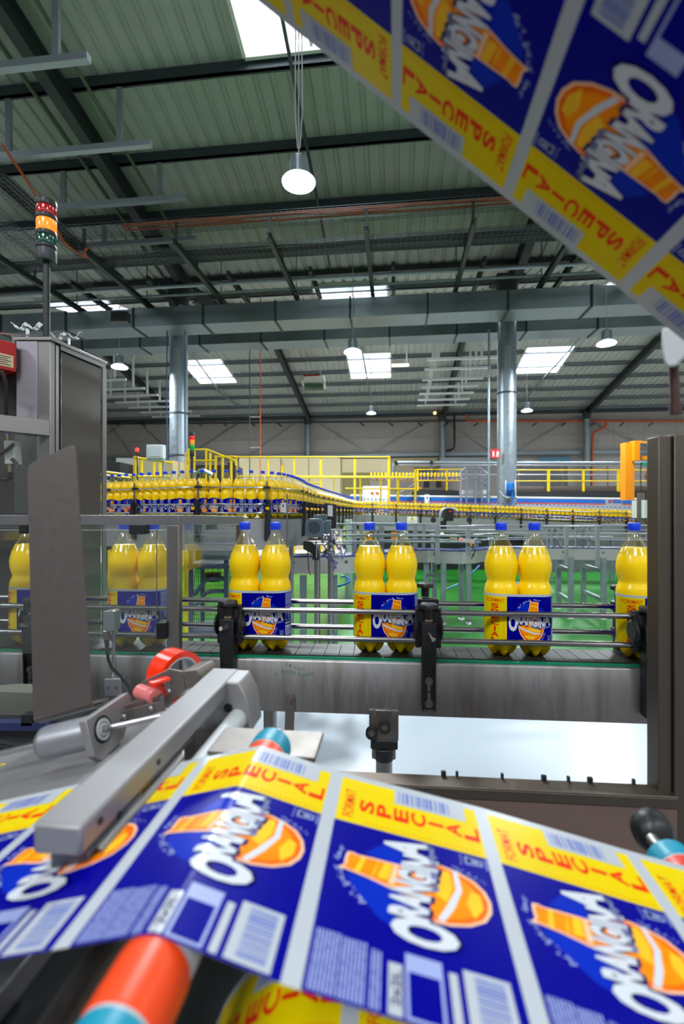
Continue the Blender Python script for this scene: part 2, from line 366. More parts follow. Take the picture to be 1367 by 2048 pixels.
def text_mesh(s, bold=0.0, res=3):
    """verts and triangles of a line of capitals, scaled to cap height 1, starting at x=0"""
    key = (s, bold, res)
    if key in _txt: return _txt[key]
    cu = bpy.data.curves.new('t', 'FONT'); cu.body = s; cu.size = 1; cu.offset = bold; cu.resolution_u = res
    ob = bpy.data.objects.new('t', cu); COL.objects.link(ob); dg = bpy.context.evaluated_depsgraph_get(); dg.update()
    me = bpy.data.meshes.new_from_object(ob.evaluated_get(dg))
    vs = [(v.co.x, v.co.y) for v in me.vertices]; fs = [tuple(p.vertices) for p in me.polygons]
    bpy.data.objects.remove(ob); bpy.data.curves.remove(cu); bpy.data.meshes.remove(me)
    x0 = min(v[0] for v in vs); x1 = max(v[0] for v in vs); y0 = min(v[1] for v in vs); y1 = max(v[1] for v in vs)
    out = ([((x - x0) / (x1 - x0), (y - y0) / (y1 - y0)) for x, y in vs], fs, (x1 - x0) / (y1 - y0))
    _txt[key] = out
    return out
class Art:
    """flat artwork: x right, y up (metres); z is the print layer"""
    def __init__(s): s.bm = bmesh.new(); s.lay = 0.00007
    def _f(s, vs, mi):
        try: f = s.bm.faces.new(vs); f.material_index = mi
        except ValueError: pass
    def poly(s, pts, mi, lay): s._f([s.bm.verts.new((x, y, lay * s.lay)) for x, y in pts], mi)
    def rect(s, x0, y0, x1, y1, mi, lay): s.poly([(x0, y0), (x1, y0), (x1, y1), (x0, y1)], mi, lay)
    def blob(s, cx, cy, r, mi, lay, n=8, ry=None): s.poly([(cx + r * cos(2 * pi * k / n), cy + (ry or r) * sin(2 * pi * k / n)) for k in range(n)], mi, lay)
    def text(s, t, x0, y0, x1, y1, mi, lay, bold=0.0, warp=None, rot=False):
        vs, fs, _ = text_mesh(t, bold); q = []
        for x, y in vs:
            if rot: u, v = x0 + (x1 - x0) * (1 - y), y0 + (y1 - y0) * x          # reading upwards
            else: u, v = x0 + (x1 - x0) * x, y0 + (y1 - y0) * y
            if warp: u, v = warp(u, v, x, y)
            q.append(s.bm.verts.new((u, v, lay * s.lay)))
        for f in fs: s._f([q[i] for i in f], mi)
def front_zone(A, x, y, w, h):
    """blue panel: orange bottle shape, lettering across it, bubbles"""
    X = lambda a: x + a * w
    Y = lambda b: y + b * h
    A.rect(x, y, x + w, y + h, L_BLUE, 1)
    for k, (r, mi) in enumerate(((.40, L_GLOW),)):
        A.poly([(X(.10), Y(.55)), (X(.16), Y(.68)), (X(.36), Y(.84)), (X(.46), Y(.88)), (X(.44), Y(.5))], L_GLOW, 1.4)
        A.poly([(X(.66), Y(.55)), (X(.70), Y(.78)), (X(.86), Y(.66)), (X(.92), Y(.54))], L_GLOW, 1.4)
    neck = [(.395, .40), (.405, .56), (.435, .66), (.465, .76), (.485, .87), (.49, .93), (.53, .895), (.60, .895), (.665, .885), (.672, .85), (.66, .82), (.668, .70), (.672, .58), (.69, .40)]
    A.poly([(X(a), Y(b)) for a, b in neck], L_PEACH, 2)
    inn = [(.412, .40), (.425, .56), (.455, .66), (.482, .76), (.50, .86), (.505, .895), (.54, .878), (.60, .878), (.65, .868), (.655, .85), (.643, .82), (.65, .70), (.655, .58), (.67, .40)]
    A.poly([(X(a), Y(b)) for a, b in inn], L_DEEP, 3); A.poly([(X(.545 + (a - .545) * .84), Y(b)) for a, b in inn], L_ORA, 3.3)
    for b0, b1 in ((.80, .835), (.64, .70), (.72, .735)): A.poly([(X(.49), Y(b0)), (X(.645), Y(b0 - .03)), (X(.645), Y(b1 - .04)), (X(.487), Y(b1))], L_ORL, 4)
    A.poly([(X(.45), Y(.60)), (X(.655), Y(.575)), (X(.655), Y(.60)), (X(.46), Y(.635))], L_PEACH, 4)
    body = [(.24, .40), (.25, .30), (.29, .19), (.36, .10), (.45, .055), (.54, .045), (.63, .065), (.71, .12), (.76, .21), (.785, .31), (.79, .40)]
    A.poly([(X(a), Y(b)) for a, b in body], L_PEACH, 2.5)
    bi = [(.258, .40), (.268, .30), (.305, .20), (.37, .115), (.455, .075), (.54, .065), (.625, .085), (.695, .135), (.742, .22), (.767, .31), (.77, .40)]
    A.poly([(X(a), Y(b)) for a, b in bi], L_DEEP, 3); A.poly([(X(.52 + (a - .52) * .88), Y(.40 + (b - .40) * .86)) for a, b in bi], L_ORA, 3.3)
    A.poly([(X(.27), Y(.33)), (X(.40), Y(.265)), (X(.58), Y(.205)), (X(.765), Y(.215)), (X(.765), Y(.245)), (X(.58), Y(.24)), (X(.41), Y(.305)), (X(.27), Y(.37))], L_TXT, 4)
    A.poly([(X(.36), Y(.16)), (X(.46), Y(.10)), (X(.58), Y(.10)), (X(.60), Y(.15)), (X(.48), Y(.19))], L_ORL, 4)
    A.poly([(X(.44), Y(.30)), (X(.60), Y(.255)), (X(.74), Y(.265)), (X(.72), Y(.33)), (X(.48), Y(.36))], L_ORL, 3.6)
    # lettering, on a wave, each glyph pair bold white over a dark shadow
    def wave(u, v, a, b): return u, v + h * .045 * sin(((u - x) / w) * 5.2 + .3)
    for mi, lay, bo, dx, dy in ((L_NAVY, 5, .085, .004, -.012), (L_TXT, 6, .052, 0, 0)):
        g = .012 if mi == L_NAVY else 0
        A.text('O', X(.035 + dx - g), Y(.265 + dy - g), X(.225 + dx + g), Y(.62 + dy + g), mi, lay, bo)
        A.text('RANGIN', X(.215 + dx - g), Y(.365 + dy - g), X(.80 + dx + g), Y(.59 + dy + g), mi, lay + .3, bo, wave)
        A.text('A', X(.765 + dx - g), Y(.385 + dy - g), X(.965 + dx + g), Y(.665 + dy + g), mi, lay + .1, bo)
    A.text('et sa pulpe!', X(.50), Y(.325), X(.95), Y(.40), L_NAVY, 6.6, .05); A.text('et sa pulpe!', X(.50), Y(.33), X(.95), Y(.395), L_PALE, 7, .0)
    rn = random.Random(5)
    for k in range(26):
        t = k / 25; A.blob(X(.24 + .24 * t + rn.uniform(-.02, .02)), Y(.75 + .18 * t ** .7 + rn.uniform(-.02, .02)), w * rn.uniform(.005, .013), L_PALE, 2, 6)
    for k in range(12):
        t = k / 11; A.blob(X(.57 + .13 * t), Y(.945 - .03 * t + rn.uniform(-.012, .012)), w * rn.uniform(.005, .011), L_PALE, 2, 6)
    for k in range(18):
        t = k / 17; A.blob(X(.72 + .09 * t + rn.uniform(-.02, .02)), Y(.06 + .17 * t + rn.uniform(-.01, .01)), w * rn.uniform(.004, .009), L_PALE, 2, 6)
    A.text('Recyclez', X(.86), Y(.165), X(.975), Y(.185), L_PALE, 2); A.poly([(X(.875), Y(.15)), (X(.96), Y(.15)), (X(.95), Y(.04)), (X(.89), Y(.04))], L_PALE, 2)
    A.poly([(X(.888), Y(.14)), (X(.947), Y(.14)), (X(.94), Y(.05)), (X(.90), Y(.05))], L_NAVY, 3); A.rect(X(.905), Y(.065), X(.93), Y(.11), L_PALE, 4)
    A.rect(X(.86), Y(.012), X(.975), Y(.02), L_PALE, 2)
def yellow_zone(A, x, y, w, h, box=False, tx=.5, fh=.07, fw=.72, bar_right=True):
    A.rect(x, y, x + w, y + h, L_YEL, 1)
    A.text('FORMAT', x + w * (tx - fw / 2), y + h * (.955 - fh), x + w * (tx + fw / 2), y + h * .955, L_RED, 2, .012)
    for k, ch in enumerate('SPECIAL'):
        t = y + h * (.845 - .121 * k); hw = w * (.14 if ch != 'I' else .035)
        A.text(ch, x + w * tx - hw, t - h * .104, x + w * tx + hw, t, L_RED, 2, .03)
    for k in range(22): A.rect(x + w * (.06 if box else .9), y + h * (.04 + .035 * k), x + w * (.06 if box else .9) + w * .012, y + h * (.06 + .035 * k), L_RED, 2)
    if box:
        bx0, bx1 = x + w * .66, x + w * 1.02
        A.rect(bx0, y + h * .085, bx1, y + h * .60, L_WHITE, 3)
        yy = y + h * .20; rn = random.Random(3)
        while yy < y + h * .56:
            b = h * rn.choice((.008, .014, .022)); A.rect(bx0 + w * .05, yy, bx1 - w * .05, yy + b, L_BAR, 4); yy += b + h * rn.choice((.008, .012, .018))
def text_zone(A, x, y, w, h):
    """ingredients, a table, a white strip and a bar code on blue"""
    A.rect(x, y, x + w, y + h, L_BLUE, 1); rn = random.Random(9)
    def lines(x0, y0, x1, y1, pitch):
        yy = y0
        while yy < y1:
            u = x0
            while u < x1 - .001:
                q = min(x1, u + rn.uniform(.15, .5) * (x1 - x0)); A.rect(u, yy, q - .0006, yy + pitch * .55, L_PALE, 2); u = q
            yy += pitch
    lines(x + w * .04, y + h * .86, x + w * .93, y + h * .98, h * .018)
    lines(x + w * .04, y + h * .73, x + w * .90, y + h * .84, h * .018)
    lines(x + w * .04, y + h * .66, x + w * .85, y + h * .71, h * .018)
    A.rect(x + w * .04, y + h * .56, x + w * .72, y + h * .625, L_WHITE, 2)
    A.text('2x2L', x + w * .15, y + h * .57, x + w * .62, y + h * .612, L_NAVY, 3, .02)
    A.rect(x + w * .04, y + h * .37, x + w * .92, y + h * .545, L_PALE, 2); A.rect(x + w * .08, y + h * .385, x + w * .66, y + h * .53, L_BLUE, 3)
    lines(x + w * .10, y + h * .39, x + w * .64, y + h * .52, h * .02)
    A.rect(x + w * .04, y + h * .30, x + w * .82, y + h * .34, L_WHITE, 2)
    A.rect(x + w * .04, y + h * .05, x + w * .92, y + h * .27, L_WHITE, 2)
    u = x + w * .12
    while u < x + w * .84:
        b = rn.choice((.0006, .001, .0016)); A.rect(u, y + h * .08, u + b, y + h * .22, L_BAR, 3); u += b + rn.choice((.0006, .001))
def cut(bm, axis, values):
    for q in values:
        n = Vector((1, 0, 0)) if axis == 0 else Vector((0, 1, 0))
        bmesh.ops.bisect_plane(bm, geom=bm.verts[:] + bm.edges[:] + bm.faces[:], plane_co=n * q, plane_no=n, dist=1e-7)
    bmesh.ops.triangulate(bm, faces=[f for f in bm.faces if len(f.verts) > 4])
def lay_on(mb, art_bm, fn):
    """append artwork to a part, each point (x, y, layer height) placed by fn -> (point, normal)"""
    vm = {}
    for f in art_bm.faces:
        vs = []
        for v in f.verts:
            if v.index not in vm or v.index < 0:
                pass
            w = vm.get(v)
            if w is None:
                p, n = fn(v.co.x, v.co.y); w = vm[v] = mb.v(p + n * v.co.z)
            vs.append(w)
        try: nf = mb.bm.faces.new(vs)
        except ValueError: continue
        nf.material_index = f.material_index; nf.smooth = True
# ------------------------------------------------------------------ bottles
JUICE = mat('orange_juice', rgb(255, 210, 0), 0.26, spec=.35, coat=0.2, sss=.1)
PET = thin_glass('clear_bottle_plastic', (0.97, 0.985, 0.96, 1), 0.2, 0.03)
CAPM = mat('blue_cap_plastic', rgb(14, 62, 222), 0.35, sss=0)
PROF = [(.02, 0), (.026, .003), (.036, .015), (.0412, .03), (.0418, .045), (.0418, .155), (.0422, .1615), (.0415, .1717), (.0392, .182), (.0352, .190), (.0349, .1945), (.0362, .2005),
        (.0402, .2125), (.0418, .2295), (.0416, .238), (.0398, .2465), (.0357, .2635), (.0285, .2805), (.0235, .290), (.0195, .2975), (.0150, .3070), (.0125, .3128), (.0115, .3165), (.0115, .3195)]
FILL = .2805
def feet(r, z, t):
    if z > .042: return r, z
    f = .5 + .5 * cos(5 * t); k = 1 - z / .042
    return r * (1 - .10 * (1 - f) * min(1, k * 1.5)), z + (1 - f) * .013 * k
def bottle_parts(n, fine=True):
    """meshes at the origin: shell (clear neck), juice, cap"""
    sh = MB(); sh.lathe([(r + .0006, z) for r, z in PROF if z >= .2635] + [(.0135, .3196), (.0145, .3205), (.0135, .3215), (.0118, .322), (.0118, .326)], (0, 0, 0), n, close=False)
    ju = MB(); ju.lathe([(r, z) for r, z in PROF if z <= FILL + 1e-6], (0, 0, 0), n if not fine else max(n, 40), fn=feet)
    ca = MB()
    def ridge(r, z, t): return (r * (1 + (.018 if .326 < z < .3405 and int(round(t * 36 / (2 * pi) * 2)) % 2 else 0)), z)
    ca.lathe([(.0138, .3232), (.0149, .3236), (.0149, .3262), (.0143, .3266), (.0147, .3275), (.0147, .340), (.0138, .3428), (.0120, .3434)], (0, 0, 0), 72 if fine else n, fn=ridge if fine else None)
    return sh, ju, ca
# ---- front line direction
LT = Vector((cos(radians(4.6)), -sin(radians(4.6)), 0)); LN = Vector((sin(radians(4.6)), cos(radians(4.6)), 0))
BELTZ = EYE - .3715
LO = Vector((0, 1.278, BELTZ))
def Lp(t, n, z=0): return LO + LT * t + LN * n + Vector((0, 0, z))
def t_at(px, n=0):
    """distance along the line seen at picture column px"""
    k = (px - CX) / F; q = LO + LN * n
    return (k * q.y - q.x) / (LT.x - k * LT.y)
# sleeve round two bottles
SR, HS = .0429, .0424
def sleeve_pt(u, y, z0):
    q = pi * SR / 2
    if abs(u) <= HS: return Vector((u, -SR, z0 + y)), Vector((0, -1, 0))
    s = 1 if u > 0 else -1; w = abs(u) - HS
    if w <= 2 * q: a = w / SR; return Vector((s * (HS + SR * sin(a)), -SR * cos(a), z0 + y)), Vector((s * sin(a), -cos(a), 0))
    return Vector((s * (HS - (w - 2 * q)), SR, z0 + y)), Vector((0, 1, 0))
half = 2 * HS + pi * SR
A = Art(); SH = .129
A.rect(-half, 0, half, SH, L_WHITE, 0)
yellow_zone(A, -.1125, .004, .074, SH - .010, tx=.60, fw=.68, fh=.08)
front_zone(A, -.0385, .004, .1165, SH - .010)
text_zone(A, .078, .004, .040, SH - .010)
A.rect(.118, .004, half, SH - .006, L_BLUE, 1); A.rect(-half, .004, -.1165, SH - .006, L_BLUE, 1)
q = pi * SR / 2
cut(A.bm, 0, [s * (HS + 2 * q * k / 12) for s in (-1, 1) for k in range(13)])
SLEEVE = MB(); lay_on(SLEEVE, A.bm, lambda u, y: sleeve_pt(u, y, .034))
def make_pack():
    t = thing('bottle_pack', '', 'bottles', (0, 0, 0), 'two-bottle packs on the front conveyor')
    for s in (-1, 1):
        sh, ju, ca = bottle_parts(36)
        R = Matrix.Rotation(.25 + s * .5, 4, 'Z') if True else None
        for m_ in (sh, ju, ca): bmesh.ops.transform(m_.bm, matrix=Matrix.Translation((s * HS, 0, 0)) @ R, verts=m_.bm.verts)
        b = part(ju, 'bottle', JUICE, t); b['label'] = 'bottle filled with yellow juice'
        part(sh, 'clear_neck', PET, b, sharp=None); part(ca, 'cap', CAPM, b)
    part(SLEEVE, 'printed_sleeve', LM, t, sharp=None)
    return t
pack0 = make_pack()
for i, (px, lab) in enumerate(((520, 'pair of juice bottles in one printed sleeve, first pair right of the guard post'), (278, 'pair of juice bottles in one printed sleeve behind glass left of the guard post'), (770.5, 'pair of juice bottles in one printed sleeve at the middle black rail clamp'),
                      (1034.5, 'pair of juice bottles in one printed sleeve between the two right-hand rail clamps'), (1302, 'pair of juice bottles in one printed sleeve half hidden by the right steel post'), (82, 'pair of juice bottles in one printed sleeve behind the tall bent metal plate'))):
    t = pack0 if i == 0 else copy_tree(pack0)
    t['label'] = lab; t.location = Lp(t_at(px), 0, .0005); t.rotation_euler = (0, 0, -radians(4.6) + random.uniform(-.02, .02))
# ---- the front conveyor
T0, T1 = t_at(-420), t_at(1800)
cv = thing('bottle_conveyor', 'stainless steel conveyor in front carrying the pairs of sleeved bottles', 'conveyor', (LO.x, LO.y, 0))
STAINED = M['steelh']
def stained():
    m = bpy.data.materials.new('stained_brushed_steel'); m.use_nodes = True; nt = m.node_tree; b = nt.nodes['Principled BSDF']
    b.inputs['Metallic'].default_value = .95; b.inputs['Roughness'].default_value = .42
    tc = nt.nodes.new('ShaderNodeTexCoord'); mp = nt.nodes.new('ShaderNodeMapping'); mp.inputs['Scale'].default_value = (26, 26, 1.6)
    nz = nt.nodes.new('ShaderNodeTexNoise'); nz.inputs['Scale'].default_value = 1.4; nz.inputs['Detail'].default_value = 7
    cr = nt.nodes.new('ShaderNodeValToRGB'); cr.color_ramp.elements[0].position = .33; cr.color_ramp.elements[0].color = rgb(132, 127, 123); cr.color_ramp.elements[1].position = .5; cr.color_ramp.elements[1].color = rgb(146, 144, 145)
    nt.links.new(tc.outputs['Object'], mp.inputs[0]); nt.links.new(mp.outputs[0], nz.inputs['Vector']); nt.links.new(nz.outputs['Fac'], cr.inputs[0]); nt.links.new(cr.outputs[0], b.inputs['Base Color'])
    n2 = nt.nodes.new('ShaderNodeTexNoise'); n2.inputs['Scale'].default_value = 160; mr = nt.nodes.new('ShaderNodeMapRange'); mr.inputs[3].default_value = .3; mr.inputs[4].default_value = .56
    m2 = nt.nodes.new('ShaderNodeMapping'); m2.inputs['Scale'].default_value = (1, 1, .12); nt.links.new(tc.outputs['Object'], m2.inputs[0]); nt.links.new(m2.outputs[0], n2.inputs['Vector'])
    nt.links.new(n2.outputs['Fac'], mr.inputs[0]); nt.links.new(mr.outputs[0], b.inputs['Roughness'])
    return m
mb = MB(); pts = [(-.058, -.006), (-.064, -.008), (-.0675, -.013), (-.0675, -.142), (-.0655, -.142), (-.0655, -.014), (-.062, -.009), (-.058, -.008)]
mb.hexa([Lp(T1, n, z) for n, z in pts], [Lp(T0, n, z) for n, z in pts]); sp = part(mb, 'side_plate', stained(), cv)
mb = MB(); mb.hexa([Lp(T1, n, z) for n, z in ((.062, -.012), (.066, -.012), (.066, -.142), (.062, -.142))], [Lp(T0, n, z) for n, z in ((.062, -.012), (.066, -.012), (.066, -.142), (.062, -.142))]); part(mb, 'side_plate', M['steelh'], cv)
mb = MB(); mb.hexa([Lp(T1, n, z) for n, z in ((-.062, -.008), (-.052, -.008), (-.052, -.002), (-.062, -.002))], [Lp(T0, n, z) for n, z in ((-.062, -.008), (-.052, -.008), (-.052, -.002), (-.062, -.002))])
part(mb, 'wear_strip', mat('green_wear_strip', rgb(0, 128, 92), .35), cv, 'thin green strip along the belt edge')
mb = MB(); t = T0
while t < T1:
    mb.hexa([Lp(t, -.05, -.006), Lp(t + .0365, -.05, -.006), Lp(t + .0365, .058, -.006), Lp(t, .058, -.006)], [Lp(t, -.05, 0), Lp(t + .0365, -.05, 0), Lp(t + .0365, .058, 0), Lp(t, .058, 0)]); t += .0381
mb.hexa([Lp(T0, -.049, -.012), Lp(T1, -.049, -.012), Lp(T1, .057, -.012), Lp(T0, .057, -.012)], [Lp(T0, -.049, -.0062), Lp(T1, -.049, -.0062), Lp(T1, .057, -.0062), Lp(T0, .057, -.0062)])
part(mb, 'slat_belt', mat('brown_grey_slat_chain', rgb(38, 37, 31), .45, var=.2, scale=9, spec=.3), cv)
RZ1, RZ2, RNF, RNB = .1165, .0455, -.056, .066
for n in (RNF, RNB):
    for z in (RZ1, RZ2):
        mb = MB(); mb.tube([Lp(T0, n, z), Lp(T1, n, z)], .0072, 12); part(mb, 'guide_rail', mat('rail_steel', rgb(150, 148, 150), .25, 1), cv)
# handwriting in green marker on the plate
A = Art(); A.text('74 cm', 0.012, .016, .058, .026, 0, 1, -.012); A.text('x  limite butee', -.016, 0, .085, .011, 0, 1, -.012)
mb = MB(); tw = t_at(560, -.0675); lay_on(mb, A.bm, lambda x, y: (Lp(tw + x, -.0679, -.047 + y + .004 * sin(x * 80)), -LN)); part(mb, 'marker_writing', mat('green_marker', rgb(0, 110, 70), .5), cv, 'green handwriting on the side plate', sharp=None)
# rail clamps
def knob(mb, p, axis, r=.021):
    axis = Vector(axis).normalized(); a = axis.orthogonal().normalized(); b = axis.cross(a); n = 30; rings = []
    for rr, h in ((.55, .002), (1, .004), (1.02, .011), (.92, .015), (.4, .017)):
        rings.append([mb.v(p + axis * h + (a * cos(2 * pi * k / n) + b * sin(2 * pi * k / n)) * (r * rr * (1 + .11 * cos(5 * 2 * pi * k / n)))) for k in range(n)])
    for q, w in zip(rings, rings[1:]):
        for k in range(n): mb.f([q[k], q[(k + 1) % n], w[(k + 1) % n], w[k]])
    mb.f(rings[0][::-1]); mb.f(rings[-1])
    mb.cyl(p - axis * .022, p + axis * .004, r * .5, r * .55, 16)
def clamp(px, lean=0.0, front=True):
    """front clamp: arm with slots, head holding both rails, star knob; and its twin behind the belt"""
    t = t_at(px, -.085)
    arm = MB()
    s = -1
    out = [(-.088, -.118), (-.070, -.118), (-.070, .02), (-.066, .036), (-.066, .098), (-.094, .098), (-.098, .05), (-.096, .0), (-.088, -.02)]
    w = .0175
    arm.hexa([Lp(t - w, n, z) for n, z in out], [Lp(t + w, n, z) for n, z in out])
    a = part(arm, 'clamp_arm', M['black'], cv, bevel=.0015)
    for q in (-1, 1):
        e = MB(); e.hexa([Lp(t + q * .0145 - .002, n, z) for n, z in ((-.091, -.119), (-.086, -.119), (-.086, -.02), (-.095, 0))], [Lp(t + q * .0145 + .002, n, z) for n, z in ((-.091, -.119), (-.086, -.119), (-.086, -.02), (-.095, 0))]); part(e, 'edge_rib', M['black'], a)
    for z in (-.046, -.102):
        b = MB(); b.ring(Lp(t, -.0895, z), LN, .0055, .0098, .002, 20); b.cyl(Lp(t, -.092, z), Lp(t, -.086, z), .0052, n=6); part(b, 'bolt', M['steel_dull'], a)
        b = MB(); zz = z - .016 if z > -.08 else z + .018
        b.box(Lp(t, -.0885, zz), (.007, .002, .018), Matrix.Rotation(-radians(4.6), 3, 'Z')); part(b, 'slot', M['steel_dull'], a)
    h = MB(); R = Matrix.Rotation(-radians(4.6), 3, 'Z')
    for z in (RZ1, RZ2): h.box(Lp(t, -.058, z), (.062, .022, .026), R)
    h.box(Lp(t - .026, -.064, .081), (.012, .018, .1), R); h.box(Lp(t + .026, -.064, .081), (.012, .018, .1), R); h.box(Lp(t, -.068, .085), (.044, .014, .075), R)
    for q in (-1, 1): h.cyl(Lp(t + q * .03, -.064, .081), Lp(t + q * .036, -.064, .081), .030, .024, 20)
    part(h, 'rail_clamp', M['black'], cv, bevel=.002)
    k = MB(); knob(k, Lp(t, -.078, .128), Z, .023); part(k, 'star_knob', M['black'], cv)
    k = MB(); k.box(Lp(t, -.078, .104), (.018, .014, .010), R); part(k, 'brass_nut', mat('worn_brass', rgb(170, 150, 120), .45, .8), cv)
    k = MB(); d = (-LN + Vector((.35, 0, -.35)) * (1 if px > 600 else -1)).normalized(); k.cyl(Lp(t, -.092, .072), Lp(t, -.092, .072) + d * .026, .0055, n=14); part(k, 'pin', M['chrome'], cv)
    # twin behind
    arm = MB(); out2 = [(-n + .006, z) for n, z in out]
    tb = t + (.012 if px > 600 else -.0)
    arm.hexa([Lp(tb - .014, n, z) for n, z in out2], [Lp(tb + .014, n, z) for n, z in out2]); part(arm, 'clamp_arm', M['black'], cv, bevel=.0015)
    h = MB()
    for z in (RZ1, RZ2): h.box(Lp(tb, .07, z), (.06, .022, .026), R)
    h.box(Lp(tb, .078, .085), (.044, .014, .09), R); part(h, 'rail_clamp', M['black'], cv, bevel=.002)
    k = MB(); knob(k, Lp(tb - .005, .084, .155), Z, .022); part(k, 'star_knob', M['black'], cv)
for px in (455, 857, 1302, 62): clamp(px)
# support bracket with black foot clamp and leg, strap stay
R = Matrix.Rotation(-radians(4.6), 3, 'Z'); tb = t_at(767, -.075)
mb = MB(); mb.box(Lp(tb, -.0705, -.166), (.074, .005, .076), R); br = part(mb, 'bracket_plate', M['steel'], cv, bevel=.001)
for dx, dz in ((-.024, -.136), (.026, -.137)):
    mb = MB(); mb.cyl(Lp(tb + dx, -.073, dz), Lp(tb + dx, -.080, dz), .0066, n=6); mb.cyl(Lp(tb + dx, -.073, dz), Lp(tb + dx, -.0745, dz), .0085, n=20); part(mb, 'bolt', M['steel_dull'], br)
for dx, dz in ((.002, -.167), (-.030, -.183)):
    mb = MB(); mb.ring(Lp(tb + dx, -.0735, dz), -LN, .0095, .0155, .012, 24); part(mb, 'rubber_ring', M['rubber'], br)
    mb = MB(); mb.cyl(Lp(tb + dx, -.0735, dz), Lp(tb + dx, -.083, dz), .0105, .0095, 20); mb.cyl(Lp(tb + dx, -.083, dz), Lp(tb + dx, -.087, dz), .006, n=12); part(mb, 'bolt', M['steel_dull'], br)
mb = MB(); mb.box(Lp(tb + .001, -.062, -.214), (.068, .03, .022), R); mb.cyl(Lp(tb + .001, -.058, -.225), Lp(tb + .001, -.058, -.258), .027, .024, 20); part(mb, 'foot_clamp', M['black'], cv, bevel=.002)
for q in (-1, 1):
    mb = MB(); mb.cyl(Lp(tb + q * .024, -.07, -.226), Lp(tb + q * .024, -.07, -.25), .006, n=8); part(mb, 'bolt', M['steel_dull'], cv)
mb = MB(); mb.cyl(Lp(tb + .001, -.058, -.255), Lp(tb + .001, -.058, -BELTZ), .021, n=20); part(mb, 'leg', M['steel'], cv)
ts = t_at(580, -.075)
mb = MB(); mb.prism([Lp(ts - .012, -.0695, -.103), Lp(ts - .006, -.0695, -.095), Lp(ts + .006, -.0695, -.095), Lp(ts + .012, -.0695, -.103), Lp(ts + .006, -.0695, -.26), Lp(ts - .018, -.0695, -.26)], -LN * .003); st = part(mb, 'stay_strap', M['steel_dull'], cv)
mb = MB(); mb.cyl(Lp(ts, -.0725, -.108), Lp(ts, -.082, -.108), .006, n=6); mb.cyl(Lp(ts, -.0725, -.108), Lp(ts, -.0745, -.108), .010, n=20); mb.cyl(Lp(ts, -.08, -.108), Lp(ts, -.09, -.108), .0038, n=10); part(mb, 'bolt', M['steel_dull'], st)
for px in (540, -150, 1500):
    tt = t_at(px, .05); mb = MB(); mb.cyl(Lp(tt, .05, -.13), Lp(tt, .05, -BELTZ), .019, n=16); part(mb, 'leg', M['steel'], cv)
# ------------------------------------------------------------------ the label film in front
FAR_E, FW = .462, .213                                  # far edge along the hall axis, film width
def W(c, a, h): return EC * c + EA * a + Vector((0, 0, EYE - h))
PITCH = .137
FB = mat('film_back', rgb(214, 218, 226), .3, coat=.3)
def film_art(n0, n1, flip):
    """labels n0..n1-1 along s (pitch PITCH); u runs to the far edge; returns art in (u, s)"""
    A = Art(); w, h = FW, .1255
    for k in range(n0, n1):
        Q = Art(); Q.lay = .00012
        text_zone(Q, 0.0, 0, .043, h); front_zone(Q, .043, 0, .100, h); yellow_zone(Q, .143, 0, .062, h, box=True, tx=.42, fh=.075, fw=.62)
        # keep the lettering of the yellow strip clear of the bar code
        s0 = k * PITCH + .006
        me = bpy.data.meshes.new('q'); 
        for v in Q.bm.verts: v.co = (v.co.x, s0 + v.co.y if flip else s0 + h - v.co.y, v.co.z)
        if not flip: bmesh.ops.reverse_faces(Q.bm, faces=Q.bm.faces)
        Q.bm.to_mesh(me); A.bm.from_mesh(me); bpy.data.meshes.remove(me); Q.bm.free()
    return A
def film_curve(pts, zero):
    """polyline (c, h) -> function s -> point, normal; s = 0 at the vertex with index zero"""
    L = [0]
    for p, q in zip(pts, pts[1:]): L.append(L[-1] + math.hypot(q[0] - p[0], q[1] - p[1]))
    L = [x - L[zero] for x in L]
    def at(s):
        i = max(0, min(len(L) - 2, next((k for k in range(len(L) - 1) if s <= L[k + 1]), len(L) - 2)))
        t = (s - L[i]) / (L[i + 1] - L[i]); p, q = pts[i], pts[i + 1]
        return (p[0] + (q[0] - p[0]) * t, p[1] + (q[1] - p[1]) * t), (q[0] - p[0], q[1] - p[1])
    return L, at
def film(name, pts, zero, n0, n1, flip, label, far=FAR_E, side=1):
    L, at = film_curve(pts, zero); near = far - FW
    def place(u, s):
        (c, h), (dc, dh) = at(s); d = math.hypot(dc, dh); nrm = (EC * (-dh / d) * -1 + Z * (dc / d) * 1) if side > 0 else (EC * (-dh / d) - Z * (dc / d))
        # tangent = EC*dc - Z*dh ; up normal = EC*dh + Z*dc
        nrm = (EC * dh + Z * dc) / d * side
        return W(c, near + u, h), nrm
    A = film_art(n0, n1, flip)
    bmesh.ops.delete(A.bm, geom=[f for f in A.bm.faces if max(v.co.y for v in f.verts) > L[-1] or min(v.co.y for v in f.verts) < L[0]], context='FACES')
    cut(A.bm, 1, L[1:-1])
    mb = MB(); rows = []
    for s in L: rows.append((mb.v(place(0, s)[0]), mb.v(place(FW, s)[0])))
    for a, b in zip(rows, rows[1:]): mb.f([a[0], b[0], b[1], a[1]])
    lay_on(mb, A.bm, place)
    ge = [f for f in mb.bm.faces]
    o = solo(mb, name, LM, label, 'film', sharp=None)
    return o
